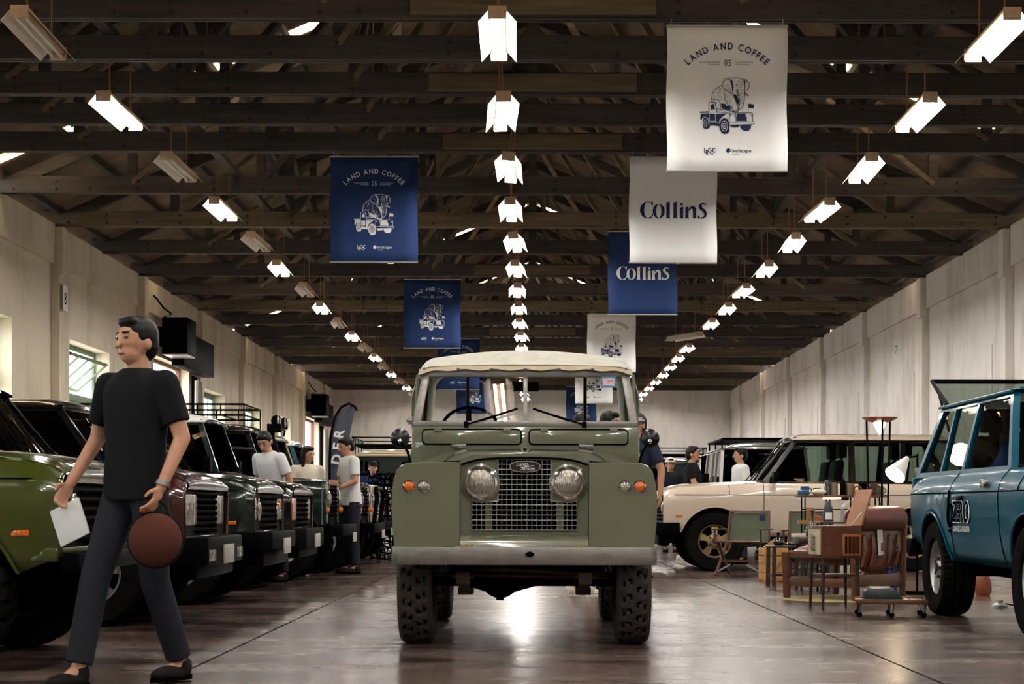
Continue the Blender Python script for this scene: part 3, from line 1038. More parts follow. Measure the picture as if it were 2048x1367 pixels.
# canvas top: open at the back
cv = MB()
def canvas(u, v):
    """v -1..1 across, u 0..1 front to back"""
    y = lerp(.735, 2.62, u)
    f = min(1, u / .16)
    f = f * f * (3 - 2 * f)
    a = abs(v)
    if a <= .62:
        x = a / .62 * .60
        z = lerp(1.775, 1.893, f) - .05 * (x / .6) ** 2 * lerp(.25, 1, f)
    elif a <= .8:
        t = (a - .62) / .18
        x = lerp(.60, .705, math.sin(t * PI / 2))
        z = lerp(1.763, 1.843, f) - lerp(.045, .10, f) * (1 - math.cos(t * PI / 2))
    else:
        t = (a - .8) / .2
        x = lerp(.705, .755, t)
        z = lerp(lerp(1.718, 1.743, f), (1.55 if u < .05 else 1.16), t)
    return V((math.copysign(x, v), y, z))
us = [0, .02, .05, .08, .12, .16, .3, .5, .7, 1]
cv.grid(canvas, us, frange(-1, 1, 40))
cvo = cv.build('canvas_top', M('canvas'), hero, ang=60)
so = cvo.modifiers.new('thickness', 'SOLIDIFY')
so.thickness = .006
lip = MB()
lip.grid(lambda u, v: V((v * .70, .735 - .045 * u + .012 * (1 - u), lerp(1.772, 1.735 + .006 * math.cos(v * 22), u) - .03 * abs(v) ** 6)), [0, .25, .6, 1], frange(-1, 1, 48), True)
lp = lip.build('canvas_hem', M('canvas2'), cvo)
for i in range(7): MB().ball((-.66 + .22 * i, .685, 1.742), (.012, .008, .01), 8).build('fastener', M('steel'), cvo)
# body, doors, tub, interior
for sx in (-1, 1):
    d = MB().box(sx * .70, sx * .76, .70, 1.60, .62, 1.19).build('door', OL, hero, bevel=.01)
    MB().tube([(sx * .73, .72, 1.18), (sx * .71, .74, 1.70), (sx * .70, 1.58, 1.70), (sx * .73, 1.58, 1.18)], .012, 6).build('door_top_frame', OL, d)
    MB().box(sx * .74 - .02, sx * .74 + .02, 1.61, 3.05, .62, 1.16).build('tub_side', OL, hero, bevel=.008)
    wheel(hero, sx * .655, 0, .40, .205, .215, 'zig', 'steel', 'creamp', sx, 'y')
    wheel(hero, sx * .655, 2.235, .40, .205, .215, 'zig', 'steel', 'creamp', sx, 'y')
    MB().tube([(sx * .45, 2.58, 1.1), (sx * .45, 2.58, 1.86)], .014, 8).build('hood_stick', M('iron'), hero)
    # leaf springs and shackles
    sp = MB()
    for k in range(5): sp.box(sx * .36 - .033, sx * .36 + .033, -.42 + .05 * k, .45 - .05 * k, .40 - .014 * k, .412 - .014 * k)
    sp.box(sx * .36 - .045, sx * .36 + .045, -.10, .10, .30, .345).box(sx * .36 - .04, sx * .36 + .04, -.44, -.40, .38, .48)
    sp.cyl((sx * .36 - .06, -.42, .425), (sx * .36 + .06, -.42, .425), .014, n=8)
    sp.build('leaf_spring', M('iron'), hero, smooth=False)
    MB().box(sx * .36 - .04, sx * .36 + .04, -.46, 2.9, .45, .55).build('chassis_rail', M('dark'), hero, smooth=False)
    st = MB().box(sx * .795 - .05, sx * .795 + .05, .75, 1.3, .372, .385).build('side_step', M('black'), hero, bevel=.003)
    MB().cyl((sx * .735, .78, .36), (sx * .735, 1.25, .36), .02, n=10).build('step_bracket', M('chrome'), st)
ax = MB().cyl((-.6, 0, .39), (.6, 0, .39), .042, n=14)
ax.lathe([(.0, -.11), (.07, -.1), (.115, -.04), (.12, .03), (.09, .1), (0, .12)], 20, Mx.Translation((-.15, 0, .395)) @ FRONT)
ax.cyl((-.34, 0, .39), (-.22, 0, .395), .045, .09, 14).cyl((-.08, 0, .395), (.06, 0, .39), .09, .045, 14).cyl((-.15, 0, .262), (-.15, 0, .29), .024, n=8)
ax.build('front_axle', M('dark'), hero)
MB().cyl((-.6, 2.235, .39), (.6, 2.235, .39), .05, n=12).ball((-.15, 2.235, .39), .12, 12).build('rear_axle', M('dark'), hero)
MB().cyl((-.55, -.16, .43), (.52, -.16, .41), .014, n=8).cyl((-.3, -.2, .46), (.5, -.2, .43), .012, n=8).build('steering_rod', M('iron'), hero)
MB().box(-.33, .33, -.42, -.30, .50, .60).box(-.28, .28, -.2, .5, .47, .95).build('engine_block', M('dark'), hero, smooth=False)
MB().box(-.70, .70, .70, 1.7, .60, .64).build('cab_floor', M('dark'), hero, smooth=False)
MB().box(-.72, .72, 1.6, 3.05, .64, .68).build('tub_floor', M('dark'), hero, smooth=False)
MB().box(-.70, .70, .70, .80, 1.08, 1.34).build('dashboard', M('black'), hero, bevel=.01)
for x in (-.42, 0, .42): MB().box(x - .19, x + .19, 1.15, 1.55, .72, .86).box(x - .18, x + .18, 1.5, 1.58, .86, 1.2).build('seat', M('seat'), hero, bevel=.03)
m_ = Mx.Translation((-.37, 1.0, 1.335)) @ Mx.Rotation(R(-55), 4, 'X')
sw = MB().tube([m_ @ V((.20 * math.cos(t), .20 * math.sin(t), 0)) for t in frange(0, 2 * PI, 32)[:-1]], .011, 8, True)
for a in (0, 120, 240): sw.cyl(m_ @ V((0, 0, 0)), m_ @ V((.2 * math.cos(R(a - 90)), .2 * math.sin(R(a - 90)), 0)), .008, n=6)
sw.cyl(m_ @ V((0, 0, 0)), (-.37, .72, 1.16), .02, n=8)
sw.build('steering_wheel', M('black'), hero)
# ================================================================ parked cars (local: x forward, y left, z up, origin under the front axle)
SIDEM = {1: Mx(((-1, 0, 0, 0), (0, 0, 1, 0), (0, 1, 0, 0), (0, 0, 0, 1))), -1: Mx(((1, 0, 0, 0), (0, 0, -1, 0), (0, 1, 0, 0), (0, 0, 0, 1)))}
NOSE = Mx(((0, 0, 1, 0), (1, 0, 0, 0), (0, 1, 0, 0), (0, 0, 0, 1)))       # plane facing +X


def at_nose(x): return Mx.Translation((x, 0, 0)) @ NOSE


def slab4(b, pts, n, t):
    """quad or polygon of 3D points thickened by t along -n"""
    pts = [V(p) for p in pts]
    k = len(pts)
    b.add(pts + [p - V(n) * t for p in pts], [tuple(range(k)), tuple(range(k, 2 * k))[::-1]] + [(i, (i + 1) % k, k + (i + 1) % k, k + i) for i in range(k)])


def cabin(car, P, paint, roofpaint, pill, glass, pillars, crown, rear_glass=True, windscreen='cglass'):
    """greenhouse from belt zt to roof edge zr; P: xw0 xw1 xr0 xr1 zt zr h0 h1"""
    xw0, xw1, xr0, xr1, zt, zr, h0, h1 = P
    def gp(x, z, s, o=0): return V((x, s * (lerp(h0, h1, (z - zt) / (zr - zt)) + o), z))
    def xf(z): return lerp(xw0, xw1, (z - zt) / (zr - zt))
    def xb(z): return lerp(xr0, xr1, (z - zt) / (zr - zt))
    za, zc = zt + .02, zr - .05
    for s in (-1, 1):
        n = (0, s, 0)
        f = MB()
        slab4(f, [gp(xf(zt), zt, s), gp(xf(zt) - .075, zt, s), gp(xf(zr) - .06, zr, s), gp(xf(zr), zr, s)], n, .05)
        slab4(f, [gp(xb(zt) + .12, zt, s), gp(xb(zt), zt, s), gp(xb(zr), zr, s), gp(xb(zr) + .10, zr, s)], n, .05)
        slab4(f, [gp(xf(zr), zr, s), gp(xf(zc) - .03, zc, s), gp(xb(zc) + .03, zc, s), gp(xb(zr), zr, s)], n, .05)
        slab4(f, [gp(xf(zt), zt - .02, s), gp(xf(za), za, s), gp(xb(za), za, s), gp(xb(zt), zt - .02, s)], n, .05)
        for xp, wp in pillars:
            slab4(f, [gp(xp, zt, s), gp(xp - wp, zt, s), gp(xp - wp - .0, zr, s), gp(xp - .02, zr, s)], n, .045)
        fo = f.build('window_frame', pill, car, smooth=False)
        edges = [(xf(za) - .075, xf(zc) - .06)] + [(a, a) for a, _ in pillars for _ in (0,)]
        lx = [(xf(za) - .07, xf(zc) - .06)] + [(p - w, p - w) for p, w in pillars]
        rx = [(p, p - .018) for p, w in pillars] + [(xb(za) + .12, xb(zc) + .10)]
        for (a0, a1), (c0, c1) in zip(lx, rx):
            g_ = MB()
            slab4(g_, [gp(a0, za, s, -.02), gp(c0, za, s, -.02), gp(c1, zc, s, -.02), gp(a1, zc, s, -.02)], n, .005)
            g_.build('side_window', glass, fo, smooth=False)
    # windscreen and rear window, gently bowed
    def scr(x0, x1, z0, z1, off, bow):
        def fn(u, v):
            z = lerp(z0, z1, v)
            hw = lerp(h0, h1, (z - zt) / (zr - zt)) - .05
            return V((lerp(x0, x1, (z - zt) / (zr - zt)) + bow * (1 - u * u) + off, u * hw, z))
        return fn
    MB().grid(scr(xw0, xw1, zt, zr, -.03, .07), zt and frange(-1, 1, 10), frange(0, 1, 3), True).build('windscreen', M(windscreen), car)
    MB().tube([scr(xw0, xw1, zt, zr, -.02, .07)(u, 1) for u in frange(-1, 1, 8)], .025, 6).build('windscreen_header', pill, car)
    MB().tube([scr(xw0, xw1, zt, zr, .0, .07)(u, 0) for u in frange(-1, 1, 8)], .022, 6).build('scuttle_trim', M('black'), car)
    if rear_glass: MB().grid(scr(xr0, xr1, zt, zr, .03, -.03), frange(-1, 1, 6), frange(0, 1, 2)).build('rear_window', glass, car)
    # roof
    def rf(u, v):
        x = lerp(xw1 + .04, xr1 - .03, u)
        k = 1 - abs(v) ** 3.2
        e = min(1, u / .12, (1 - u) / .08)
        return V((x, v * (h1 + .015), zr - .005 + crown * k * (.35 + .65 * math.sqrt(max(0, e)))))
    r = MB()
    r.grid(rf, [0, .02, .06, .12, .3, .6, .85, .92, .97, 1], frange(-1, 1, 18))
    r.grid(lambda u, v: rf(u, v) * 1 - V((0, 0, (rf(u, v).z - zr) + .012)), [0, 1], frange(-1, 1, 18), True)
    ro = r.build('roof', roofpaint, car, ang=60)
    for s in (-1, 1): MB().tube([rf(u, s) + V((0, s * .006, -.006)) for u in frange(0, 1, 6)], .012, 6).build('gutter', roofpaint, ro)
    for s in (-1, 1):
        p0 = V((xw0 + .07, s * .45, zt + .02))
        MB().tube([p0, p0 + V((-.12, -s * .08, .16)), p0 + V((-.3, -s * .16, .38))], .007, 5).build('wiper', M('black'), car)
    return rf


def interior(car, x0, z, rhd=-1, rows=2):
    for k in range(rows):
        for s in (-1, 1):
            x = x0 - .85 * k
            st = MB().box(x - .5, x, s * .36 - .24, s * .36 + .24, z - .42, z - .2)
            st.prism([(0, -.25), (.14, -.25), (.06, .3), (-.06, .3)], .46, Mx.Translation((x - .5, s * .36 + .23, z)) @ Mx.Rotation(PI / 2, 4, 'X'))
            so_ = st.build('seat', M('seat'), car, bevel=.04)
            MB().box(x - .6, x - .5, s * .36 - .13, s * .36 + .13, z + .33, z + .52).box(x - .56, x - .54, s * .36 - .07, s * .36 + .07, z + .28, z + .34).build('headrest', M('seat'), so_, bevel=.025)
    MB().box(x0 + .25, x0 + .62, -.72, .72, z - .35, z + .03).build('dashboard', M('black'), car, bevel=.03)
    m_ = Mx.Translation((x0 + .2, rhd * .36, z + .06)) @ Mx.Rotation(R(62), 4, 'Y')
    MB().tube([m_ @ V((.19 * math.cos(t), .19 * math.sin(t), 0)) for t in frange(0, 2 * PI, 24)[:-1]], .013, 6, True).cyl(m_ @ V((0, 0, 0)), (x0 + .4, rhd * .36, z - .1), .02, n=6).build('steering_wheel', M('black'), car)


def arch_tab(xs_, zc, ra, base):
    def zb(x):
        z = interp(x, base)
        for c_ in xs_:
            d = abs(x - c_)
            if d < ra: z = max(z, zc + math.sqrt(ra * ra - d * d))
        return z
    return zb


def luxe(label, loc, rz, paint, roof=None, pill='blackp', front='classic', wheels=('mud', 'star', 'alloy'), glass='cglass', two_door=False, tyre=(.385, .25), group=None, plate=True, grillecol='black', seats=True, mirrors=True, letters=False, slim=False):
    """long low off-road estate with clamshell bonnet"""
    car = thing('estate_car', label, 'car', loc, rz, group)
    pm = M(paint)
    roof = M(roof or paint)
    ra, zc = .45, .37
    base = [(-3.45, .60), (-3.0, .56), (-2.99, .46), (-.5, .44), (.45, .5), (.66, .58)]
    zb = arch_tab((0, -2.54), zc, ra, base)
    def zt(x): return interp(x, [(-3.45, 1.12), (-.6, 1.13), (.45, 1.075), (.60, 1.04), (.66, 1.0)])
    prof = [(.40, .80), (.55, .85), (.72, .878), (.93, .888), (.985, .885), (1.03, .872), (1.07, .85), (1.10, .826), (1.13, .80)]
    def yw(x, z):
        k = interp(x, [(-3.45, .95), (-3.25, .985), (-2.9, 1), (.3, 1), (.55, .975), (.66, .94)])
        return interp(z + max(0, 1.13 - zt(x)) * (1 if z > 1.0 else max(0, (z - .8) / .2)), prof) * k
    xs_ = sorted(set([.66, .64, .6, .55, .47, -.5, -.62, -.9, -1.2, -1.6, -2.0, -3.02, -3.2, -3.35, -3.42, -3.45] + [c_ + ra * math.cos(R(a)) for c_ in (0, -2.54) for a in range(0, 181, 12)]))
    rows = [0, .12, .25, .4, .55, .68, .78, .86, .92, .96, 1]
    for s in (-1, 1):
        sp_ = MB().grid(lambda x, t: V((x, s * yw(x, lerp(zb(x), zt(x), t)), lerp(zb(x), zt(x), t))), xs_, rows, s > 0)
        sd = sp_.build('body_side', pm, car, ang=50)
        so = sd.modifiers.new('thickness', 'SOLIDIFY')
        so.thickness = .012
        seam = lambda pts: MB().tube([V((x, s * (yw(x, z) + .0005), z)) for x, z in pts], .0045, 5).build('panel_seam', M('dark'), sd)
        seam([(x, .972) for x in frange(.655, -3.4, 24)])
        seam([(-.62, z) for z in frange(.47, 1.13, 10)])
        seam([(-1.78 if not two_door else -1.95, z) for z in frange(.47, 1.13, 10)])
        if not two_door: seam([(-2.12, .83), (-2.06, .95), (-2.06, 1.13)])
        seam([(-.18, z) for z in frange(.975, 1.1, 4)])
        MB().tube([V((c_, s * (yw(c_, zb(c_)) + .004), zb(c_))) for c_ in [ra * math.cos(R(a)) for a in range(6, 175, 8)]], .011, 6).build('arch_lip', pm, sd)
        MB().tube([V((c_, s * (yw(c_, zb(c_)) + .004), zb(c_))) for c_ in [-2.54 + ra * math.cos(R(a)) for a in range(6, 175, 8)]], .011, 6).build('arch_lip', pm, sd)
        MB().cbox((-1.62, s * .893, .93), (.16, .014, .035)).build('door_handle', M('black'), sd, bevel=.004)
        MB().cbox((.46, s * .858, .70), (.09, .012, .03)).build('side_marker', M('amber'), sd, bevel=.003)
        for xx in (0, -2.54): wheel(car, xx, s * .745, tyre[0], tyre[1], .215, wheels[0], wheels[1], wheels[2], s)
        mi = MB().cbox((-.76, s * .93, 1.20), (.08, .14, .13)).cbox((-.76, s * .85, 1.15), (.04, .1, .04))
        if mirrors: mi.build('door_mirror', M('black'), car, bevel=.02)
        # tail lamp
        MB().cbox((-3.42, s * .79, .88), (.07, .08, .24)).build('tail_lamp', M('red'), car, bevel=.008)
    # bonnet
    def bon(x, v):
        e = abs(v)
        y = yw(x, zt(x)) + .003
        cr = interp(x, [(-.62, .035), (.4, .045), (.66, .03)])
        z = zt(x) + cr * (1 - e ** 2.4) + (.012 if .62 < e < .9 else 0) * (1 if x < .55 else .4)
        return V((x, v * y, z))
    bo = MB().grid(bon, [.66, .64, .60, .5, .35, .1, -.2, -.45, -.62], frange(-1, 1, 26), True)
    bo.grid(lambda u, v: bon(.66, v) * 1 + V((.012 * math.sin(u * PI), 0, -u * (bon(.66, v).z - .955))), frange(0, 1, 4), frange(-1, 1, 26), True)
    bo = bo.build('bonnet', pm, car, ang=50)
    if letters:
        t_ = MB()
        text2d(t_, 'RANGE ROVER', 0, .972, .034, at_nose(.676), .012, .55)
        tag(t_.build('bonnet_lettering', M('chrome'), bo, smooth=False), kind='stuff')
    # nose
    MB().box(.55, .635, -.80, .80, .60, .965).build('grille_panel', M(grillecol), car, smooth=False)
    MB().box(.50, .64, -.835, .835, .555, .625).build('front_valance', pm, car, bevel=.01)
    gw = .42 if front != 'p38' else .36
    n = 7 if front != 'p38' else 8
    for i in range(n):
        z = .655 + (.30) * i / (n - 1)
        MB().prism([(0, -.012), (.02, -.014), (.03, 0), (.02, .012), (0, .012)], 2 * gw, Mx.Translation((.632, gw, z)) @ Mx.Rotation(PI / 2, 4, 'X')).build('grille_slat', M('dark'), car, smooth=False)
    for s in (-1, 1):
        if front == 'classic':
            hl = MB().lathe([(.098, -.01), (.098, .012), (.088, .016), (.086, .004)], 28, at_nose(.636) @ Mx.Translation((s * .54, .805, 0))).build('headlamp', M('chrome'), car)
            MB().lathe([(.088, .006), (.06, .022), (.03, .03), (0, .032)], 24, at_nose(.636) @ Mx.Translation((s * .54, .805, 0))).build('lamp_glass', M('lens'), hl)
            MB().box(.56, .648, min(s * .665, s * .815), max(s * .665, s * .815), .82, .91).build('indicator_lamp', M('amber'), car, bevel=.006)
            MB().box(.56, .648, min(s * .665, s * .815), max(s * .665, s * .815), .72, .815).build('side_lamp', M('lens'), car, bevel=.006)
            MB().box(.55, .652, min(s * .655, s * .825), max(s * .655, s * .825), .70, .712).build('lamp_surround', M('black'), car)
        else:
            ya, yb, yc = (.40, .62, .80) if front == 'p38' else (.44, .60, .80)
            MB().box(.56, .655, min(s * ya, s * yb), max(s * ya, s * yb), .70, .92).build('headlamp', M('lens'), car, bevel=.012)
            MB().prism([(.56, yb), (.655, yb), (.62, yc), (.50, yc + .02)] if s > 0 else [(.56, -yb), (.50, -yc - .02), (.62, -yc), (.655, -yb)], .22, z=.70).build('indicator_lamp', M('lens') if front == 'p38' else M('amber'), car, bevel=.006)
    if slim:
        bo_ = MB().box(.64, .74, -.80, .80, .50, .60).build('bumper', M('black'), car, bevel=.012)
    else:
        bp_ = MB().prism([(.45, -.87), (.70, -.85), (.79, -.70), (.81, 0), (.79, .70), (.70, .85), (.45, .87), (.45, .80), (.62, .74), (.62, -.74), (.45, -.80)], .15 if front == 'classic' else .2, z=.47 if front == 'classic' else .42)
        bo_ = bp_.build('bumper', M('black'), car, bevel=.012)
        MB().box(.56, .72, -.72, .72, .32, .465).build('bumper_spoiler', M('black'), bo_, bevel=.03)
    if plate:
        MB().box(.805, .818, -.2, .2, .42, .56).build('number_plate', M('plate'), bo_, bevel=.004)
    if front == 'p38':
        for s in (-1, 1): MB().box(.79, .80, s * .55 - .12, s * .55 + .12, .45, .53).build('fog_lamp', M('lens'), bo_, bevel=.004)
    MB().prism([(-3.45, .60), (-3.45, 1.11), (-3.40, 1.11), (-3.40, .60)], 1.66, Mx.Translation((0, .83, 0)) @ Mx.Rotation(PI / 2, 4, 'X')).build('tailgate', pm, car, bevel=.01)
    MB().box(-3.58, -3.40, -.85, .85, .46, .60).build('rear_bumper', M('black'), car, bevel=.02)
    MB().box(-3.35, .5, -.56, .56, .34, .98).build('underbody', M('dark'), car, smooth=False)
    MB().box(-3.35, -.55, -.74, .74, .98, 1.0).build('cabin_floor', M('dark'), car, smooth=False)
    for xx in (0, -2.54): MB().cyl((xx, -.62, .36), (xx, .62, .36), .05, n=10).ball((xx, .15, .36), .13, 10).build('axle', M('dark'), car)
    cabin(car, (-.60, -1.04, -3.42, -3.06, 1.13, 1.70, .805, .665), pm, roof, M(pill), M(glass), [(-1.72, .085), (-2.38, .085)] if not two_door else [(-1.86, .07), (-2.55, .05)], .085)
    if seats: interior(car, -1.15, 1.13)
    return car


def boxy(label, loc, rz, paint, roof='white', wheels=('mud', 'steel', 'white'), glass='cglass', rack=False, snorkel=False, spots=False, bull=False, group=None, seats=True, cage=False, tyre=(.41, .24)):
    """upright flat-sided off-road wagon"""
    car = thing('off_road_wagon', label, 'car', loc, rz, group)
    pm = M(paint)
    ra, zc = .47, .40
    zb = arch_tab((0, -2.5), zc, ra, [(-3.3, .62), (-2.98, .62), (-2.97, .58), (-.6, .56), (.45, .62), (.5, .62)])
    def zt(x): return 1.13 if x > -.7 else 1.22
    def yw(x, z): return interp(z, [(.5, .80), (1.05, .80), (1.10, .79), (1.13, .765), (1.22, .755)]) - (.02 if x > .46 else 0)
    xs_ = sorted(set([.5, .48, .47, -.5, -.69, -.71, -1.2, -2.0, -2.98, -3.1, -3.3] + [c_ + ra * math.cos(R(a)) for c_ in (0, -2.5) for a in range(0, 181, 15)]))
    for s in (-1, 1):
        sd = MB().grid(lambda x, t: V((x, s * yw(x, lerp(zb(x), zt(x), t)), lerp(zb(x), zt(x), t))), xs_, [0, .2, .5, .8, .9, .96, 1], s > 0).build('body_side', pm, car, ang=40)
        for xs2 in ((-.70,), (-1.62,), (-2.1,)):
            MB().tube([V((xs2[0], s * (yw(xs2[0], z) + .001), z)) for z in frange(.6, 1.2, 6)], .005, 5).build('panel_seam', M('dark'), sd)
        for c_ in (0, -2.5):
            MB().grid(lambda a, v: V((c_ + (ra + .01) * math.cos(a), s * (.79 + .085 * v), zc + (ra + .01 - .03 * v) * math.sin(a))), frange(R(2), R(178), 18), [0, .6, 1], s < 0).build('arch_flare', M('black'), sd)
            wheel(car, c_, s * .745, tyre[0], tyre[1], .215, wheels[0], wheels[1], wheels[2], s)
        MB().grid(lambda x, v: V((x, s * lerp(.50, .765, v), 1.13)), [.5, -.7], [0, 1], s > 0).build('wing_top', pm, car)
        wf = MB().box(.47, .5, min(s * .38, s * .78), max(s * .38, s * .78), .62, 1.125).build('wing_front', pm, car, bevel=.015)
        hl = MB().lathe([(.10, 0), (.10, .012), (.09, .018), (.086, .006)], 24, at_nose(.5) @ Mx.Translation((s * .50, .93, 0))).build('headlamp', M('chrome'), wf)
        MB().lathe([(.087, .008), (.05, .03), (0, .036)], 20, at_nose(.5) @ Mx.Translation((s * .50, .93, 0))).build('lamp_glass', M('lens'), wf)
        MB().lathe([(.038, 0), (.036, .02), (.02, .03), (0, .032)], 16, at_nose(.5) @ Mx.Translation((s * .70, .80, 0))).build('indicator_lamp', M('amber'), wf)
        MB().lathe([(.034, 0), (.032, .018), (0, .026)], 16, at_nose(.5) @ Mx.Translation((s * .70, 1.0, 0))).build('side_lamp', M('lens'), wf)
        MB().cbox((-.80, s * .98, 1.30), (.06, .12, .2)).cyl((-.72, s * .78, 1.2), (-.79, s * .93, 1.24), .012, n=6).build('door_mirror', M('black'), car, bevel=.01)
    bo = MB().grid(lambda x, v: V((x, v * lerp(.50, .56, (.5 - x) / 1.2), lerp(1.16, 1.215, (.5 - x) / 1.2) - .035 * abs(v) ** 3)), [.5, .47, 0, -.4, -.7], frange(-1, 1, 14), True)
    bo.grid(lambda u, v: V((.5 + .004 * u, v * .50, lerp(1.16 - .035 * abs(v) ** 3, 1.09, u))), [0, 1], frange(-1, 1, 14), True)
    bo = bo.build('bonnet', pm, car)
    MB().box(.44, .475, -.39, .39, .62, 1.10).build('grille_panel', M('black'), car, smooth=False)
    for i in range(7): MB().box(.475, .505, -.34, .34, .72 + .05 * i, .745 + .05 * i).build('grille_slat', M('dark'), car, smooth=False)
    bu = MB().box(.56, .70, -.80, .80, .50, .63).build('bumper', M('black'), car, bevel=.01)
    MB().box(.70, .712, .25, .60, .42, .53).build('number_plate', M('plate'), bu, bevel=.003)
    if bull:
        MB().tube([(.66, -.42, .63), (.70, -.42, 1.0), (.68, -.38, 1.08), (.68, .38, 1.08), (.70, .42, 1.0), (.66, .42, .63)], .028, 8).build('bull_bar', M('black'), car)
    MB().box(-3.32, -3.28, -.78, .78, .62, 1.22).build('rear_door', pm, car, bevel=.01)
    MB().box(-3.2, .42, -.55, .55, .42, 1.0).build('underbody', M('dark'), car, smooth=False)
    MB().box(-3.25, -.7, -.74, .74, 1.0, 1.02).build('cabin_floor', M('dark'), car, smooth=False)
    MB().box(-.74, -.68, -.75, .75, 1.0, 1.23).build('bulkhead', pm, car, smooth=False)
    for xx in (0, -2.5): MB().cyl((xx, -.62, .40), (xx, .62, .40), .05, n=10).ball((xx, .15, .4), .12, 10).build('axle', M('dark'), car)
    cabin(car, (-.72, -.93, -3.3, -3.2, 1.22, 1.82, .755, .70), pm, M(roof), pm, M(glass), [(-1.58, .08), (-2.2, .10)], .11, windscreen=glass)
    if seats: interior(car, -1.25, 1.2, rows=1)
    if rack == 'flat':
        rk = MB().tube([(-.85, -.68, 1.97), (-3.15, -.68, 1.97), (-3.15, .68, 1.97), (-.85, .68, 1.97)], .022, 6, True)
        for i in range(9): rk.cbox((-.95 - .27 * i, 0, 1.97), (.09, 1.36, .02))
        for x in (-1.0, -2.0, -3.0):
            for q in (-1, 1): rk.cyl((x, q * .68, 1.82), (x, q * .68, 1.97), .015, n=6)
        rk.build('roof_rack', M('black'), car)
    elif rack:
        rk = MB()
        for z, o in ((2.02, 0), (2.16, .0)):
            rk.tube([(-1.0, -.66, z), (-3.1, -.66, z), (-3.1, .66, z), (-1.0, .66, z)], .014, 6, True)
        for i in range(8):
            x = -1.0 - 2.1 * i / 7
            rk.tube([(x, -.66, 2.02), (x, .66, 2.02)], .011, 6)
            for s in (-1, 1): rk.cyl((x, s * .66, 1.86 if i % 2 == 0 else 2.02), (x, s * .66, 2.16), .010, n=6)
        rk.build('roof_rack', M('black'), car)
    if spots:
        MB().tube([(-.95, -.6, 1.9), (-.93, -.6, 1.99), (-.93, .6, 1.99), (-.95, .6, 1.9)], .015, 6).build('lamp_bar', M('black'), car)
        for y in (-.48, -.24, .24, .48):
            l = MB().lathe([(.0, -.08), (.06, -.06), (.085, 0), (.088, .02), (.08, .026)], 18, at_nose(-.90) @ Mx.Translation((y, 2.08, 0))).build('spot_lamp', M('black'), car)
            MB().lathe([(.082, .02), (.05, .034), (0, .04)], 16, at_nose(-.90) @ Mx.Translation((y, 2.08, 0))).build('lamp_glass', M('lens'), l)
    if snorkel:
        MB().tube([(-.35, -.79, 1.05), (-.62, -.80, 1.2), (-.74, -.80, 1.3), (-.92, -.76, 1.82), (-.92, -.76, 1.92)], .045, 8).cbox((-.88, -.76, 1.96), (.2, .12, .12)).build('snorkel', M('black'), car)
    if cage:
        for s in (-1, 1):
            MB().tube([(-.66, s * .80, 1.0), (-.70, s * .80, 1.3), (-.9, s * .76, 1.92), (-1.0, s * .74, 2.0), (-3.0, s * .74, 2.0), (-3.2, s * .78, 1.9), (-3.3, s * .82, 1.0)], .03, 8).build('roll_cage', M('yellow'), car)
    return car


# ---- row along the windows, noses towards the aisle
green = luxe('moss green estate car with muddy tyres and chrome wing mirror', (-3.02, 9.36, 0), 0, 'greenp', 'greenp', 'greenp', wheels=('mud', 'steel', 'alloy'), two_door=True, tyre=(.40, .27), plate=False, mirrors=False, letters=True, slim=True)
mi = MB().lathe([(0, .012), (.05, .01), (.062, 0), (.06, -.02), (.03, -.035), (0, -.04)], 20, Mx.Translation((.02, -.80, 1.21)) @ NOSE).build('wing_mirror', M('chrome'), green)
MB().lathe([(.035, 0), (.022, .03), (.012, .1), (.014, .13)], 14, Mx.Translation((.0, -.79, 1.06))).build('mirror_stalk', M('alloy'), mi)
luxe('dark maroon estate car with rectangular headlamps and five-spoke alloy wheels', (-3.05, 12.56, 0), 0, 'maroon', 'maroon', 'blackp', 'p38', ('road', 'alloy', 'alloy'), 'dglass', tyre=(.372, .25), letters=True)
luxe('dark green estate car with round headlamps parked beside the maroon one', (-3.0, 15.2, 0), 0, 'dkgreen', 'blackp', 'blackp', 'classic', ('road', 'alloy', 'alloy'), 'dglass', tyre=(.372, .24))
luxe('glossy black estate car with big orange corner lamps', (-3.05, 17.75, 0), 0, 'blackp', 'blackp', 'blackp', 'disco', ('road', 'steel', 'alloy'), 'dglass', tyre=(.372, .24))
boxy('dark green wagon with white roof and white steel wheels', (-2.85, 20.15, 0), 0, 'dkgreen', 'white', glass='dglass')
boxy('black wagon carrying a black roof rack', (-2.72, 22.6, 0), 0, 'blackp', 'blackp', glass='dglass', rack=True, bull=True)
boxy('cream wagon with black snorkel and roof spot lamps', (-2.8, 25.05, 0), 0, 'creamp', 'creamp', glass='dglass', snorkel=True, spots=True)
boxy('blue wagon with white roof beyond the cream wagon', (-2.85, 27.5, 0), 0, 'bluep', 'white', glass='dglass')
boxy('cream wagon facing down the aisle with loaded roof rack', (-2.75, 31.2, 0), -PI / 2, 'creamp', 'creamp', glass='dglass', rack=True)
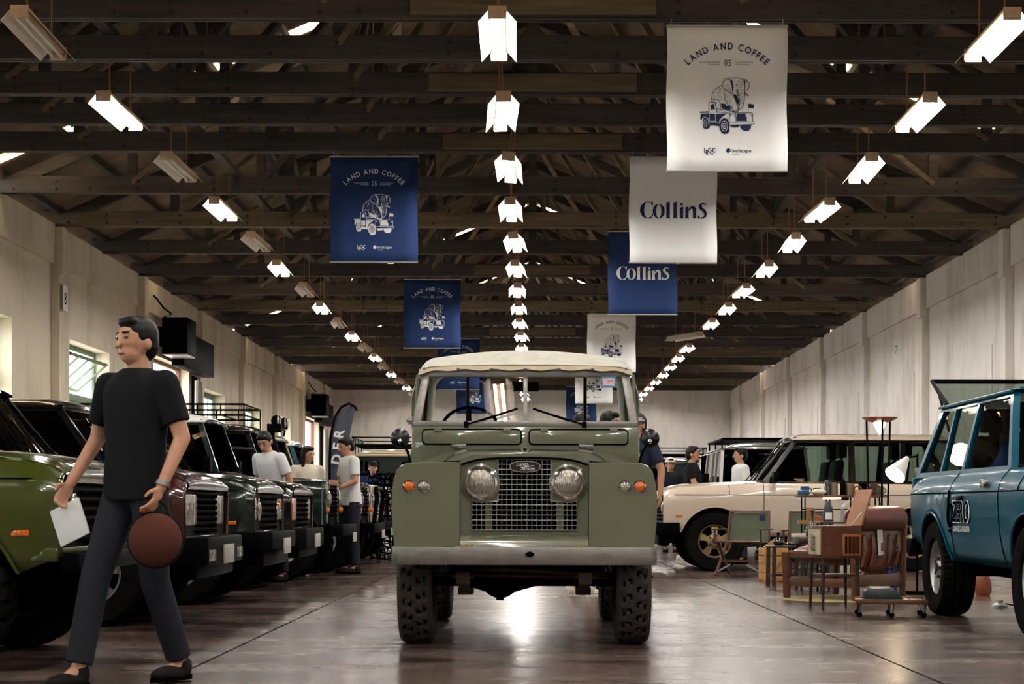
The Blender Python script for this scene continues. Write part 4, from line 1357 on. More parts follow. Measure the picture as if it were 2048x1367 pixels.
# ---- right hand side
beige = luxe('champagne beige estate car with gold five-spoke wheels behind the furniture', (2.42, 23.35, 0), PI, 'beige', 'beige', 'blackp', 'classic', ('mud', 'star', 'goldrim'), plate=False, tyre=(.385, .25))
beige.scale = (1.035, 1.035, 1.035)
teal = luxe('teal estate car with raised tailgate and lettered door', (4.0, 10.74, 0), -PI / 2, 'teal', 'teal', 'teal', 'classic', ('road', 'rostyle', 'alloy'), 'cglass', two_door=True, tyre=(.385, .25), mirrors=False)
teal.scale = (1, 1, .975)
boxy('silver wagon with flat black roof rack behind the beige car', (3.82, 27.1, 0), -PI / 2, 'silverp', 'silverp', glass='dglass', rack='flat')
boxy('black wagon behind the silver wagon', (3.9, 31.7, 0), -PI / 2, 'blackp', 'blackp', glass='dglass', bull=True)
boxy('dark wagon with mustard yellow roll cage', (3.2, 36.6, 0), -PI / 2, 'dkgreen', 'blackp', glass='dglass', rack=True, cage=True)
# raised upper tailgate of the teal car
tg = MB().tube([(-3.1, -.62, 1.71), (-3.72, -.60, 1.96), (-3.72, .60, 1.96), (-3.1, .62, 1.71)], .022, 6).build('upper_tailgate', M('black'), teal)
g_ = MB()
slab4(g_, [(-3.1, -.6, 1.715), (-3.7, -.58, 1.96), (-3.7, .58, 1.96), (-3.1, .6, 1.715)], (0, 0, 1), .005)
g_.build('tailgate_glass', M('cglass'), tg, smooth=False)
MB().cyl((-3.12, -.6, 1.5), (-3.5, -.6, 1.86), .012, n=6).build('gas_strut', M('black'), tg)
# lettering on the teal door
TP = Mx.Translation((0, -.8925, 0)) @ SIDEM[-1]
t_ = MB()
text2d(t_, 'ZERO', -1.60, .755, .16, TP, .015, .08, sx=.8)
tag(t_.build('door_lettering', M('dark'), teal, smooth=False), kind='stuff')
t_ = MB()
text2d(t_, 'ZERO', -1.60, .752, .166, Mx.Translation((0, -.891, 0)) @ SIDEM[-1], .032, .064, sx=.8)
text2d(t_, 'GARAGE & ROASTER', -1.57, .68, .045, TP, .01, .05, sx=.8)
tag(t_.build('door_lettering_outline', M('whiteprint'), teal, smooth=False), kind='stuff')
t_ = MB().tube([TP @ V((-1.90 + .07 * math.cos(t), .80 + .085 * math.sin(t), .0)) for t in frange(0, 2 * PI, 24)[:-1]], .009, 6, True).tube([TP @ V((-1.965, .82, 0)), TP @ V((-1.96, .92, 0)), TP @ V((-1.93, .99, 0))], .008, 6)
t_.add([TP @ V(p) for p in ((-1.95, .67, 0), (-1.85, .67, 0), (-1.85, .695, 0), (-1.95, .695, 0))], [(0, 1, 2, 3)])
tag(t_.build('door_emblem', M('dark'), teal), kind='stuff')
MB().cbox((-.98, -.886, 1.03), (.2, .006, .06)).build('wing_badge', M('chrome'), teal, bevel=.002)
# loudspeaker like brown case on the dash
MB().cbox((-1.05, .1, 1.32), (.2, .35, .24)).build('brown_case', M('tan_bag'), teal, bevel=.02)
# ================================================================ hanging banners
KB = 1.08 / 1027


def B2(x, y): return ((x - 553) * KB, -(y - 62) * KB)


def stroke(b, pts, w, m, closed=False):
    P = [V(p).to_3d() for p in pts]
    if closed: P = P + [P[0]]
    for a, c in zip(P, P[1:]):
        d = c - a
        if d.length < 1e-6: continue
        n = V((-d.y, d.x, 0)).normalized() * w / 2
        e = d.normalized() * w * .3
        b.add([m @ p for p in (a - e + n, c + e + n, c + e - n, a - e - n)], [(0, 1, 2, 3)])


def fill(b, pts, m): b.add([m @ V((p[0], p[1], 0)) for p in pts], [tuple(range(len(pts)))])


def annulus(b, cx, cy, rx, ry, t, m, n=28):
    o = [m @ V((cx + rx * math.cos(a), cy + ry * math.sin(a), 0)) for a in frange(0, 2 * PI, n)[:-1]]
    i = [m @ V((cx + rx * (1 - t) * math.cos(a), cy + ry * (1 - t) * math.sin(a), 0)) for a in frange(0, 2 * PI, n)[:-1]]
    b.add(o + i, [(k, (k + 1) % n, n + (k + 1) % n, n + k) for k in range(n)])


def artwork():
    b = MB()
    m = Mx()
    S = lambda pts, w=5, c=False: stroke(b, [B2(*p) for p in pts], w * KB, m, c)
    F = lambda pts: fill(b, [B2(*p) for p in pts], m)
    A_ = lambda x, y, rx, ry, t: annulus(b, *B2(x, y), rx * KB, ry * KB, t, m)
    # elephant seated on the truck
    S([(430, 715), (422, 690), (428, 640), (450, 605), (480, 582), (512, 566)])
    S([(600, 510), (575, 504), (548, 512), (522, 535), (510, 562), (520, 590), (545, 612), (570, 625), (598, 638), (604, 615), (606, 580), (600, 540), (586, 520), (560, 518)])
    S([(600, 510), (625, 504), (655, 507), (690, 516), (715, 520), (738, 545), (744, 575), (732, 600), (712, 616)])
    F([(690, 520), (712, 530), (706, 560), (708, 600), (702, 590), (697, 550)])
    F([(575, 515), (600, 530), (607, 570), (603, 630), (596, 600), (590, 550)])
    S([(700, 540), (706, 590), (704, 650), (700, 705), (690, 745), (674, 768), (655, 775), (645, 768), (658, 750), (664, 715), (660, 680), (648, 652)])
    S([(637, 600), (638, 635), (652, 658), (660, 650), (646, 626), (644, 600)])
    S([(706, 640), (725, 655), (738, 655), (722, 643), (708, 628)])
    F([(628, 560), (638, 562), (636, 570), (628, 568)])
    for k in range(9): S([(662, 600 + k * 15), (680, 606 + k * 15), (700, 601 + k * 15)], 2)
    for k in range(6): S([(640 + k * 9, 520 + k * 2), (644 + k * 8, 560), (640 + k * 8, 590)], 1.6)
    F([(606, 640), (640, 655), (654, 700), (650, 742), (638, 716), (618, 676)])
    S([(530, 640), (534, 690), (562, 732), (598, 756), (602, 786), (622, 794), (645, 792), (652, 772), (640, 735), (622, 690), (604, 650)])
    for k in range(3): S([(610 + 14 * k, 792), (614 + 14 * k, 780), (622 + 14 * k, 790)], 3)
    S([(430, 690), (462, 684), (490, 702), (498, 740), (500, 765)])
    S([(462, 760), (458, 725), (450, 712)], 3)
    random.seed(3)
    for k in range(46):
        x, y = random.uniform(440, 600), random.uniform(585, 700)
        if x < 470 and y < 620: continue
        S([(x, y), (x + random.uniform(4, 14), y + random.uniform(10, 22))], 1.7)
    for k in range(14):
        x, y = random.uniform(525, 590), random.uniform(525, 610)
        S([(x, y), (x + 6, y + 14)], 1.6)
    for k in range(10):
        x, y = random.uniform(550, 625), random.uniform(700, 770)
        S([(x, y), (x + 9, y + 9)], 1.6)
    # truck
    S([(398, 795), (398, 722), (406, 712), (450, 712), (464, 765), (468, 795)])
    F([(415, 732), (440, 726), (452, 772), (415, 776)])
    S([(420, 770), (438, 732)], 2)
    F([(322, 792), (398, 790), (398, 800), (322, 804)])
    F([(330, 810), (400, 806), (400, 866), (392, 846), (372, 836), (350, 840), (336, 862), (326, 858)])
    F([(406, 810), (452, 812), (452, 872), (406, 870)])
    F([(460, 812), (556, 806), (520, 830), (492, 858), (484, 884), (460, 880)])
    F([(500, 722), (538, 726), (548, 745), (582, 738), (584, 778), (545, 775), (510, 765)])
    S([(540, 728), (556, 772)], 3)
    S([(468, 768), (580, 785), (628, 800), (722, 802)])
    S([(465, 795), (560, 800), (575, 810), (572, 884)])
    S([(400, 876), (480, 890), (490, 880)], 4)
    S([(628, 804), (628, 876)], 3)
    F([(632, 835), (640, 835), (640, 808), (712, 808), (712, 835), (722, 835), (722, 872), (632, 872)])
    S([(722, 802), (766, 803), (773, 812), (772, 872)])
    S([(575, 806), (625, 803)], 3)
    A_(628, 822, 13, 14, .3), A_(700, 822, 11, 13, .3), A_(586, 822, 7, 8, .5), A_(760, 825, 6, 8, .5)
    S([(570, 882), (784, 876), (785, 897), (572, 906)], 4, True)
    A_(532, 914, 43, 66, .3), A_(532, 914, 24, 40, .28), A_(532, 914, 11, 18, .5)
    F([(545, 965), (575, 930), (575, 960), (560, 978), (535, 980)])
    A_(370, 892, 25, 50, .32), A_(370, 892, 13, 28, .35), A_(370, 892, 6, 12, .6)
    F([(384, 935), (402, 890), (412, 905), (400, 935), (380, 942)])
    F([(402, 882), (490, 892), (488, 915), (410, 908)])
    F([(580, 908), (660, 904), (650, 925), (600, 928)])
    F([(660, 908), (760, 902), (757, 935), (738, 955), (700, 957), (676, 940)])
    for k in range(9):
        a = R(-60 + k * 30)
        S([(532 + 40 * math.cos(a), 914 + 62 * math.sin(a)), (532 + 47 * math.cos(a), 914 + 71 * math.sin(a))], 6)
    S([(735, 800), (735, 722)], 3)
    F([(737, 724), (782, 730), (781, 764), (737, 760)])
    random.seed(11)
    return b.mesh('artwork', M('navy'), smooth=False)


def small_print():
    b = MB()
    m = Mx()
    h = lambda px: px * KB
    text2d(b, '05', *B2(558, 404), h(58), m, 0, .16, sx=.72)
    for s, x, y, al in (('CHAROEN KRUNG', 404, 376, 0), ('BANGKOK', 443, 396, 0), ('THAI TOBACCO', 698, 376, 0), ('WAREHOUSE', 683, 396, 0)):
        text2d(b, s, *B2(x, y), h(11), m, .02, .3)
    for ch, x, y in (('L', 367, 1140), ('R', 386, 1158), ('C', 406, 1140), ('C', 424, 1158), ('C', 441, 1140)):
        text2d(b, ch, *B2(x, y), h(42), m, .03, sx=.7)
    fill(b, [B2(563 + 17 * math.cos(t), 1124 + 20 * math.sin(t)) for t in frange(0, 2 * PI, 20)[:-1]], m)
    stroke(b, [B2(566 + 20 * math.cos(t), 1126 + 22 * math.sin(t)) for t in frange(-1.9, .5, 10)], 4 * KB, m)
    text2d(b, 'inchcape', *B2(681, 1138), h(32), m, .012, .1, sx=1.0)
    text2d(b, 'Thailand', *B2(628, 1160), h(12), m, 0, .1)
    return b.mesh('small_print', M('navy'), smooth=False)


def recol(me, m):
    c = me.copy()
    c.materials[0] = m
    return c


ART = {'w': artwork()}
SMP = {'w': small_print()}
ART['b'], SMP['b'] = recol(ART['w'], M('whiteprint')), recol(SMP['w'], M('whiteprint'))


def collins_letters():
    """stencil-like didone letters; returns list of 2D polygon sets, crop px of the white Collins banner"""
    E = lambda cx, cy, rx, ry, a, c, n=16: [(cx + rx * math.cos(R(t)), cy - ry * math.sin(R(t))) for t in frange(a, c, n)]
    L = []
    # C
    L.append([E(387, 339, 44, 47, 90, 270) + E(386, 339, 20, 45, 270, 90), [(387, 292), (387, 295), (402, 300), (414, 318), (414, 292), (404, 296)], [(387, 386), (387, 382), (404, 374), (414, 358), (416, 366), (404, 384)]])
    # o
    L.append([E(446, 345, 33, 40, 90, 270) + E(446, 345, 14, 37, 270, 90), E(446, 345, 14, 37, 90, -90) + E(446, 345, 33, 40, -90, 90)])
    stem = lambda x, top, w=19: [[(x, top + 6), (x + w, top), (x + w, 378), (x + w + 5, 384), (x - 3, 384), (x, 378)]]
    L.append(stem(488, 291))
    L.append(stem(527, 291))
    L.append(stem(562, 320) + [E(572, 306, 8, 8, 0, 360, 12)])
    L.append(stem(592, 318, 18) + [[(610, 335), (622, 318), (640, 316), (652, 330), (652, 378), (657, 384), (634, 384), (634, 340), (628, 328), (610, 345)]])
    L.append([[(708, 316), (704, 300), (690, 297), (674, 302), (665, 316), (670, 332), (690, 348), (697, 362), (690, 376), (672, 378), (662, 362), (661, 383), (690, 385), (708, 374), (712, 356), (704, 338), (686, 324), (682, 312), (690, 303), (700, 306)]])
    return L


def collins(parent, m):
    k = 1.08 / 482
    for polys in collins_letters():
        b = MB()
        for p in polys: b.add([V(((x - 525) * k, -.004, -(y - 48) * k)) for x, y in p], [tuple(range(len(p)))])
        b.build('letter', m, parent, smooth=False)


def banner(label, x, y, kind, collin=False, tilt=0, group=None):
    y = min(TR, key=lambda q: abs(q - y)) - .06
    t = thing('hanging_banner', label, 'banner', (x, y, 5.15), tilt, group)
    f = MB().grid(lambda u, v: V((u * .54 + .006 * math.sin(v * 9), .002 + .0015 * math.sin(v * 5), -v * 1.30)), frange(-1, 1, 6), frange(0, 1, 10))
    fo = f.build('cloth', M('cloth_w' if kind == 'w' else 'cloth_b'), t)
    so = fo.modifiers.new('thickness', 'SOLIDIFY')
    so.thickness = .002
    so.offset = -1
    ink = M('navy' if kind == 'w' else 'whiteprint')
    if collin: collins(t, ink)
    else:
        P = Mx.Translation((0, -.0045, 0)) @ FRONT
        for nm, me in (('artwork', ART[kind]), ('small_print', SMP[kind])):
            o = link(nm, me, t, (0, -.0045, 0), (PI / 2, 0, 0))
            o['kind'] = 'stuff'
        b = MB()
        s_ = 'LAND AND COFFEE'
        h, k = 58 * KB, 58 * KB / .73
        w = [(.34 if c == ' ' else (glyph(c, .018)[3] - glyph(c, .018)[2]) * .85 + .17) * k for c in s_]
        pos = -sum(w) / 2
        rad = 470 * KB
        cx, cy = B2(553, 262 + 470)
        for ch, ww in zip(s_, w):
            if ch != ' ':
                g_ = glyph(ch, .018)
                a = (pos + ww / 2) / rad
                r = Mx.Translation((cx, cy, 0)) @ Mx.Rotation(-a, 4, 'Z') @ Mx.Translation((0, rad, 0))
                mid = (g_[2] + g_[3]) / 2
                MB().add([P @ (r @ V(((p[0] - mid) * k * .85, p[1] * k, 0))) for p in g_[0]], g_[1]).build('letter', ink, t, smooth=False)
            pos += ww
    MB().cyl((-.545, 0, 0), (.545, 0, 0), .012, n=8).build('top_rail', M('rail'), t)
    MB().cyl((-.545, 0, -1.30), (.545, 0, -1.30), .01, n=8).build('bottom_rail', M('rail'), t)
    for s in (-1, 1): MB().cyl((s * .5, 0, .0), (s * .5, .0, .07), .003, n=5).build('cord', M('rail'), t)


banner('white banner printed with a seated elephant, hung before the other white banners', 1.74, 15.22, 'w')
banner('white banner printed only with one serif word', 1.73, 20.92, 'w', True, R(1))
banner('dark blue banner printed only with one serif word', 1.72, 26.52, 'b', True)
banner('white elephant banner hung beyond the blue one-word banner', 1.76, 37.8, 'w')
banner('white elephant banner seen through the windscreen of the olive car', 1.78, 49.1, 'w')
banner('dark blue banner hung last of all before the far wall', 1.74, 60.32, 'b')
banner('dark blue elephant banner with wide clear print, first of the blue ones', -1.955, 20.92, 'b')
banner('dark blue elephant banner, second of the row above the olive car', -1.9, 32.12, 'b')
banner('dark blue elephant banner half hidden by the canvas top', -1.89, 43.42, 'b')
banner('dark blue elephant banner seen above the steering wheel', -1.9, 54.7, 'b')

# ---- feather flag
fl_ = thing('feather_flag', 'black and grey feather flag with white lettering behind the parked wagons', 'flag', (-3.25, 28.95, 0))
pole = [(-.2, 0, .02), (-.2, 0, 1.6), (-.19, 0, 2.0), (-.12, 0, 2.35), (.0, 0, 2.54), (.13, 0, 2.6), (.23, 0, 2.55), (.265, 0, 2.48)]
MB().tube(pole, .022, 8).build('pole', M('black'), fl_)
left = lambda v: interp(v, [(0, -.19), (.6, -.185), (.75, -.17), (.88, -.1), (.96, .0), (1, .12)])
right = lambda v: interp(v, [(0, .06), (.3, .07), (.6, .1), (.8, .17), (.93, .22), (1, .23)])
MB().grid(lambda u, v: V((lerp(left(v), right(v), u), .012 * math.sin(u * 9 + v * 2), lerp(.7, 2.56, v))), frange(0, 1, 10), [0, .2, .4, .5, .6, .7, .8, .88, .94, 1]).build('flag_cloth', mat('flag_cloth', '3b3f4c', .7), fl_)
for i, ch in enumerate('DER'):
    t_ = MB()
    text2d(t_, ch, 0, 0, .17, Mx.Translation((-.0 + .022 * i, -.02, 1.64 + .22 * i)) @ FRONT @ Mx.Rotation(R(82), 4, 'Z'), .03)
    t_.build('letter', M('whiteprint'), fl_, smooth=False)
MB().cyl((-.2, 0, 0), (-.2, 0, .05), .2, n=16).build('base', M('black'), fl_)

# ---- dark netting partition
nt_ = MB()
random.seed(5)
for i in range(46):
    x = -.55 + 1.1 * i / 45
    nt_.tube([(x + .05 * random.uniform(-1, 1), .04 * math.sin(z * 7 + i), z) for z in frange(0.02, 1.36, 12)], .011, 4)
for j in range(44):
    z = .03 + 1.3 * j / 43
    nt_.tube([(x, .05 * math.sin(x * 9 + j), z + .03 * math.sin(x * 11 + j * 2)) for x in frange(-.55, .55, 12)], .011, 4)
n_ = nt_.build('netting', M('dark'), None, (-1.95, 26.28, 0))
tag(n_, 'dark camouflage netting screen beside the nose of the cream wagon', 'netting')

# ================================================================ furniture corner
WD = mat('teak', '54301c', .45, var=.35, vs=5, stretch=(1, 1, 6), coat=.2)
WK = mat('dark_wood', '2a1a12', .45, var=.3, vs=6, stretch=(1, 1, 5))
WP = mat('pale_pine', 'b98a4e', .6, var=.2, vs=5, stretch=(6, 1, 1))
LE = mat('oxblood_leather', '5c221c', .4, var=.2, vs=6, bump=.25, bs=30)
GC = mat('green_canvas', '505846', .9, bump=.2, bs=150)
ST = mat('strap_leather', '7a4a22', .55)

# lounge chair
t = thing('lounge_chair', 'low oxblood leather lounge chair with chunky wooden frame and strap sling', 'chair', (2.9, 15.75, .0075), R(-132))
for sx in (-1, 1):
    MB().cyl((sx * .42, -.36, 0), (sx * .42, -.36, .42), .032, .05, 12).build('front_leg', WD, t)
    MB().cyl((sx * .42, .36, 0), (sx * .42, .36, .74), .03, .048, 12).build('back_leg', WD, t)
    MB().cbox((sx * .42, 0, .15), (.035, .66, .08)).build('side_stretcher', WD, t, bevel=.008)
    MB().cbox((sx * .42, 0, .40), (.04, .68, .07)).build('side_rail', WD, t, bevel=.008)
MB().cbox((0, .36, .57), (.80, .035, .10)).build('back_rail', WD, t, bevel=.008)
MB().cbox((0, .36, .17), (.80, .03, .11)).build('lower_back_rail', WD, t, bevel=.008)
MB().cbox((0, -.36, .15), (.80, .03, .08)).build('front_stretcher', WD, t, bevel=.008)
for i in range(5):
    x = -.3 + .15 * i
    s_ = MB().grid(lambda u, v: V((x + v * .025, interp(u, [(0, .385), (.25, .40), (.5, .36), (.75, .2), (1, 0)]), interp(u, [(0, .58), (.25, .46), (.5, .30), (.75, .21), (1, .19)]))), frange(0, 1, 12), [-1, 1])
    so = s_.build('strap', ST, t)
    MB().cbox((x, .38, .57), (.04, .012, .04)).build('strap_button', WK, so)
MB().ball((0, -.10, .40), (.40, .40, .11), 20).build('seat_cushion', LE, t)
MB().grid(lambda u, v: V((.38 * v, .33 - .06 * math.sin(u * PI) + .03 * u, lerp(.30, .80, u))), frange(0, 1, 8), frange(-1, 1, 8)).ball((0, .30, .48), (.39, .085, .26), 18).build('back_cushion', LE, t)
hc = MB()
for k in frange(-.36, .36, 8): pass
hc.lathe([(0, -.40), (.09, -.40), (.115, -.37), (.12, 0), (.115, .37), (.09, .40), (0, .40)], 20, Mx.Translation((0, .33, .73)) @ Mx.Rotation(PI / 2, 4, 'Y'))
hc.build('head_roll', LE, t)
g_ = MB().cbox((-.02, .392, .52), (.09, .003, .24)).build('price_tag', M('whiteprint'), t, rot=(0, R(6), 0))
# seagrass rug
tag(MB().lathe([(0, .006), (.64, .006), (.655, .0), (0, 0)], 40, Mx.Translation((2.92, 15.6, .001)) @ Mx.Scale(.9, 4, (0, 1, 0))).build('round_rug', mat('straw', '8f7f55', .95, bump=.4, bs=60)), 'flat round straw rug under the lounge chair', 'rug')

# radio cabinet on tall legs
t = thing('radio_cabinet', 'small wooden record cabinet on tall legs with slatted speaker grille and raised lid', 'cabinet', (2.51, 14.1, 0), R(14))
cbm = MB().box(-.175, .175, -.15, .15, .42, .69).build('body', WD, t, bevel=.006)
MB().box(-.178, .0, -.153, -.15, .425, .685).build('front_veneer', mat('walnut', '5a3620', .4, var=.3, vs=4, stretch=(1, 1, 8)), t, smooth=False)
gf = MB().box(-.0, .165, -.158, -.15, .44, .62).build('grille_frame', mat('light_teak', '9a5a30', .45), t, bevel=.003)
for i in range(11): MB().box(.022 + .0118 * i, .028 + .0118 * i, -.162, -.157, .46, .60).build('grille_slat', M('dark'), gf, smooth=False)
dp = MB().box(-.181, -.174, -.12, .12, .45, .66).build('dial_panel', M('creamp'), t, smooth=False)
for z in (.50, .55, .60): MB().cyl((-.18, 0, z), (-.205, 0, z), .022, n=14).build('dial_knob', M('alloy'), dp)
for sx, sy in ((-1, -1), (1, -1), (-1, 1), (1, 1)): MB().cyl((sx * .16, sy * .13, 0), (sx * .15, sy * .12, .425), .011, .017, 10).build('leg', WK, t)
MB().box(-.155, .155, -.125, .125, .27, .29).build('shelf', WD, t, bevel=.003)
MB().beam((.172, 0, .69), (.27, 0, .985), .3, .014, (1, 0, 0)).build('lid', mat('lid_wood', '9c6b48', .5, var=.2, vs=6), t)
MB().cyl((.10, -.1, .69), (.20, -.1, .80), .004, n=6).build('lid_stay', M('steel'), t)

# mechanic's creeper
t = thing('mechanic_creeper', 'wooden mechanic creeper board with black head pad on castors', 'creeper', (2.76, 13.1, 0), R(-8))
for y in (-.2, .2): MB().box(-.27, .27, y - .02, y + .02, .105, .14).build('side_rail', WD, t, bevel=.005)
for i in range(5): MB().box(-.26 + .105 * i, -.165 + .105 * i, -.178, .178, .115, .13).build('plank', WP, t, bevel=.003)
MB().prism([(-.21, .13), (.10, .13), (.04, .205), (.0, .225), (-.17, .225), (-.20, .20)], .30, Mx.Translation((0, .15, 0)) @ Mx.Rotation(PI / 2, 4, 'X')).build('head_pad', mat('pad_vinyl', '1c2a2a', .35), t, bevel=.015)
for x in (-.24, 0, .24):
    for y in (-.18, .18):
        c_ = MB().cyl((x, y - .01, .022), (x, y + .01, .022), .022, n=14).build('castor', M('black'), t)
        MB().cyl((x, y, .035), (x + .01, y, .108), .012, n=8).build('castor_fork', M('chrome'), c_)

# dark stool table
t = thing('side_table', 'dark wooden stool table with a dark bottle on top', 'table', (2.68, 18.2, 0), R(8))
MB().box(-.15, .15, -.14, .14, .41, .435).build('tabletop', WK, t, bevel=.006)
for sx in (-1, 1):
    for sy in (-1, 1): MB().beam((sx * .125, sy * .115, 0), (sx * .12, sy * .11, .41), .032, .032).build('leg', WK, t)
    MB().box(sx * .12 - .01, sx * .12 + .01, -.10, .10, .10, .13).build('stretcher', WK, t)
MB().box(-.11, .11, -.012, .012, .105, .13).build('stretcher', WK, t)
tag(MB().lathe([(0, 0), (.05, 0), (.06, .03), (.05, .06), (.022, .085), (.018, .12), (.022, .135), (.0, .135)], 18).build('dark_bottle', M('blackgloss'), None, (2.64, 18.2, .436)), 'small squat black glass bottle on the dark stool table', 'bottle')
tag(MB().tube([(.05 * math.cos(a_), .05 * math.sin(a_), .012) for a_ in frange(0, 2 * PI, 14)[:-1]], .012, 6, True).build('bead_bracelet', M('blackgloss'), None, (2.76, 18.15, .436)), 'ring of dark beads on the stool table', 'beads')
# pine crate
t = thing('wooden_crate', 'pale pine crate standing behind the dark stool table', 'crate', (2.76, 19.35, 0), R(5))
for j in range(4): MB().box(-.15, .15, -.145, -.13, .01 + .095 * j, .098 + .095 * j).build('plank', WP, t, bevel=.002)
for j in range(4): MB().box(-.15, -.135, -.13, .15, .01 + .095 * j, .098 + .095 * j).build('plank', WP, t, bevel=.002)
for j in range(4): MB().box(.135, .15, -.13, .15, .01 + .095 * j, .098 + .095 * j).build('plank', WP, t, bevel=.002)
for x in (-.135, .135): MB().box(x - .015, x + .015, -.16, -.146, 0, .395).build('batten', WP, t, bevel=.002)
MB().beam((-.12, -.153, .03), (.12, -.153, .36), .012, .03, (0, 1, 0)).build('diagonal_batten', WP, t)
MB().box(-.133, .133, -.128, .13, .0, .015).build('bottom', WP, t, smooth=False)
tag(MB().prism([(-.1, 0), (.12, 0), (.08, .09), (.04, .1)], .03, FRONT).build('leaning_frame', WP, None, (2.72, 19.3, .392)), 'small triangular wooden frame on top of the pine crate', 'frame')


# folding canvas chairs
def canvas_chair(label, loc, rz):
    t = thing('folding_chair', label, 'chair', loc, rz)
    for s in (-1, 1):
        MB().beam((s * .27, .24, .30), (s * .25, .34, .80), .025, .03).build('back_post', WD, t)
        MB().beam((s * .28, -.26, .005), (s * .28, .28, .40), .025, .035).build('crossed_leg', WD, t)
        MB().beam((s * .255, .30, .005), (s * .255, -.26, .42), .025, .035).build('crossed_leg', WD, t)
        MB().box(s * .29 - .03, s * .29 + .03, -.30, .24, .56, .58).build('armrest', WD, t, bevel=.006)
        MB().cyl((s * .29, -.24, .40), (s * .29, -.26, .56), .013, n=8).build('arm_post', WD, t)
        MB().beam((s * .285, -.2, .04), (s * .1, -.22, .14), .012, .02).build('metal_brace', M('alloy'), t)
    MB().cyl((-.26, .34, .79), (.26, .34, .79), .014, n=8).build('top_bar', WD, t)
    MB().cyl((-.28, -.26, .42), (.28, -.26, .42), .014, n=8).build('seat_bar', WD, t)
    MB().box(-.28, .28, -.02, .01, .16, .19).build('cross_bar', WD, t)
    bk_ = MB().grid(lambda u, v: V((u * .25, lerp(.26, .335, v) + .03 * (1 - u * u), lerp(.40, .77, v))), frange(-1, 1, 8), frange(0, 1, 4)).build('back_canvas', GC, t)
    MB().box(.13, .20, .305, .312, .68, .74).build('cloth_patch', M('navy'), bk_, smooth=False)
    MB().grid(lambda u, v: V((u * .25, lerp(-.26, .26, v), .42 - .035 * (1 - u * u) - .04 * v)), frange(-1, 1, 8), frange(0, 1, 4)).build('seat_canvas', GC, t)


canvas_chair('green canvas folding chair in front of the beige car wheel', (2.62, 21.1, 0), R(-22))
canvas_chair('green canvas folding chair behind the green vase table', (3.3, 20.2, 0), R(-12))

# low vase table with book and vase
t = thing('low_table', 'small dark low table with a green vase and a book', 'table', (2.84, 17.2, 0), R(4))
MB().box(-.17, .17, -.15, .15, .47, .54).build('tabletop', WK, t, bevel=.006)
for sx in (-1, 1):
    for sy in (-1, 1): MB().cyl((sx * .14, sy * .12, 0), (sx * .13, sy * .11, .47), .014, .02, 8).build('leg', WK, t)
tag(MB().lathe([(0, 0), (.04, 0), (.075, .03), (.08, .06), (.06, .1), (.022, .135), (.016, .17), (.016, .25), (.026, .27), (.02, .27), (.0, .26)], 22).build('green_vase', mat('green_glaze', '1f4a3a', .15, coat=1, var=.3, vs=9), None, (2.83, 17.15, .541)), 'dark green glazed bottle vase with long neck', 'vase')
tag(MB().box(-.08, .05, -.06, .06, 0, .035).build('book', M('tee_cream'), None, (2.71, 17.18, .541), bevel=.003), 'cream paperback book lying beside the green vase', 'book')

# round tray stand with boot, thermos and shade
t = thing('tray_stand', 'round wooden tray on a stand holding a brown boot', 'stand', (3.08, 18.6, 0))
MB().lathe([(0, .0), (.17, 0), (.18, .04), (.17, .04), (.165, .012), (0, .012)], 28, Mx.Translation((0, 0, .66))).build('tray', WP, t)
for a_ in range(3): MB().cyl((.13 * math.cos(a_ * 2.1), .13 * math.sin(a_ * 2.1), 0), (.05 * math.cos(a_ * 2.1), .05 * math.sin(a_ * 2.1), .66), .012, n=8).build('leg', WK, t)
bt = thing('leather_boot', 'brown leather ankle boot standing on the round tray', 'boot', (3.06, 18.6, .673))
MB().prism([(-.05, .02), (.13, .02), (.14, .05), (.10, .075), (.04, .09), (.025, .17), (-.05, .175), (-.055, .08)], .075, Mx.Translation((0, .037, 0)) @ Mx.Rotation(PI / 2, 4, 'X')).build('upper', ST, bt, bevel=.018)
MB().box(-.055, .14, -.042, .042, 0, .02).build('sole', M('dark'), bt, bevel=.006)
t = thing('work_bench', 'narrow steel bench behind the record cabinet holding a flask and a lamp shade', 'bench', (3.0, 16.9, 0))
MB().box(-.16, .36, -.14, .14, .68, .70).build('top', WK, t, bevel=.004)
for sx in (-.14, .34):
    for sy in (-.12, .12): MB().cyl((sx, sy, 0), (sx, sy, .68), .011, n=8).build('leg', M('black'), t)
f_ = thing('vacuum_flask', 'dark pointed vacuum flask with white label on the steel bench', 'flask', (2.94, 16.88, .70))
MB().lathe([(0, 0), (.05, 0), (.052, .04), (.045, .13), (.028, .19), (.022, .2), (0, .2)], 20).build('body', mat('flask_blue', '232d3c', .3), f_)
MB().lathe([(.0525, .02), (.052, .05), (.049, .09)], 8, None, a0=R(230), a1=R(310)).build('label', M('whiteprint'), f_)
sh = thing('arched_lamp', 'grey metal arched desk lamp glowing orange inside', 'lamp', (3.17, 16.9, .70))
MB().lathe([(.085, -.08), (.085, .08)], 16, Mx.Translation((0, 0, .12)) @ AX, a0=PI, a1=2 * PI).box(-.086, -.082, -.08, .08, 0, .12).build('shade', mat('grey_metal', '7d7f80', .35, .6), sh)
MB().box(-.06, .06, -.06, .06, .0, .012).build('base', M('steel'), sh)
MB().ball((.03, 0, .10), .025, 10).build('bulb', mat('warm_bulb', 'ffb066', .4, emit=40), sh)

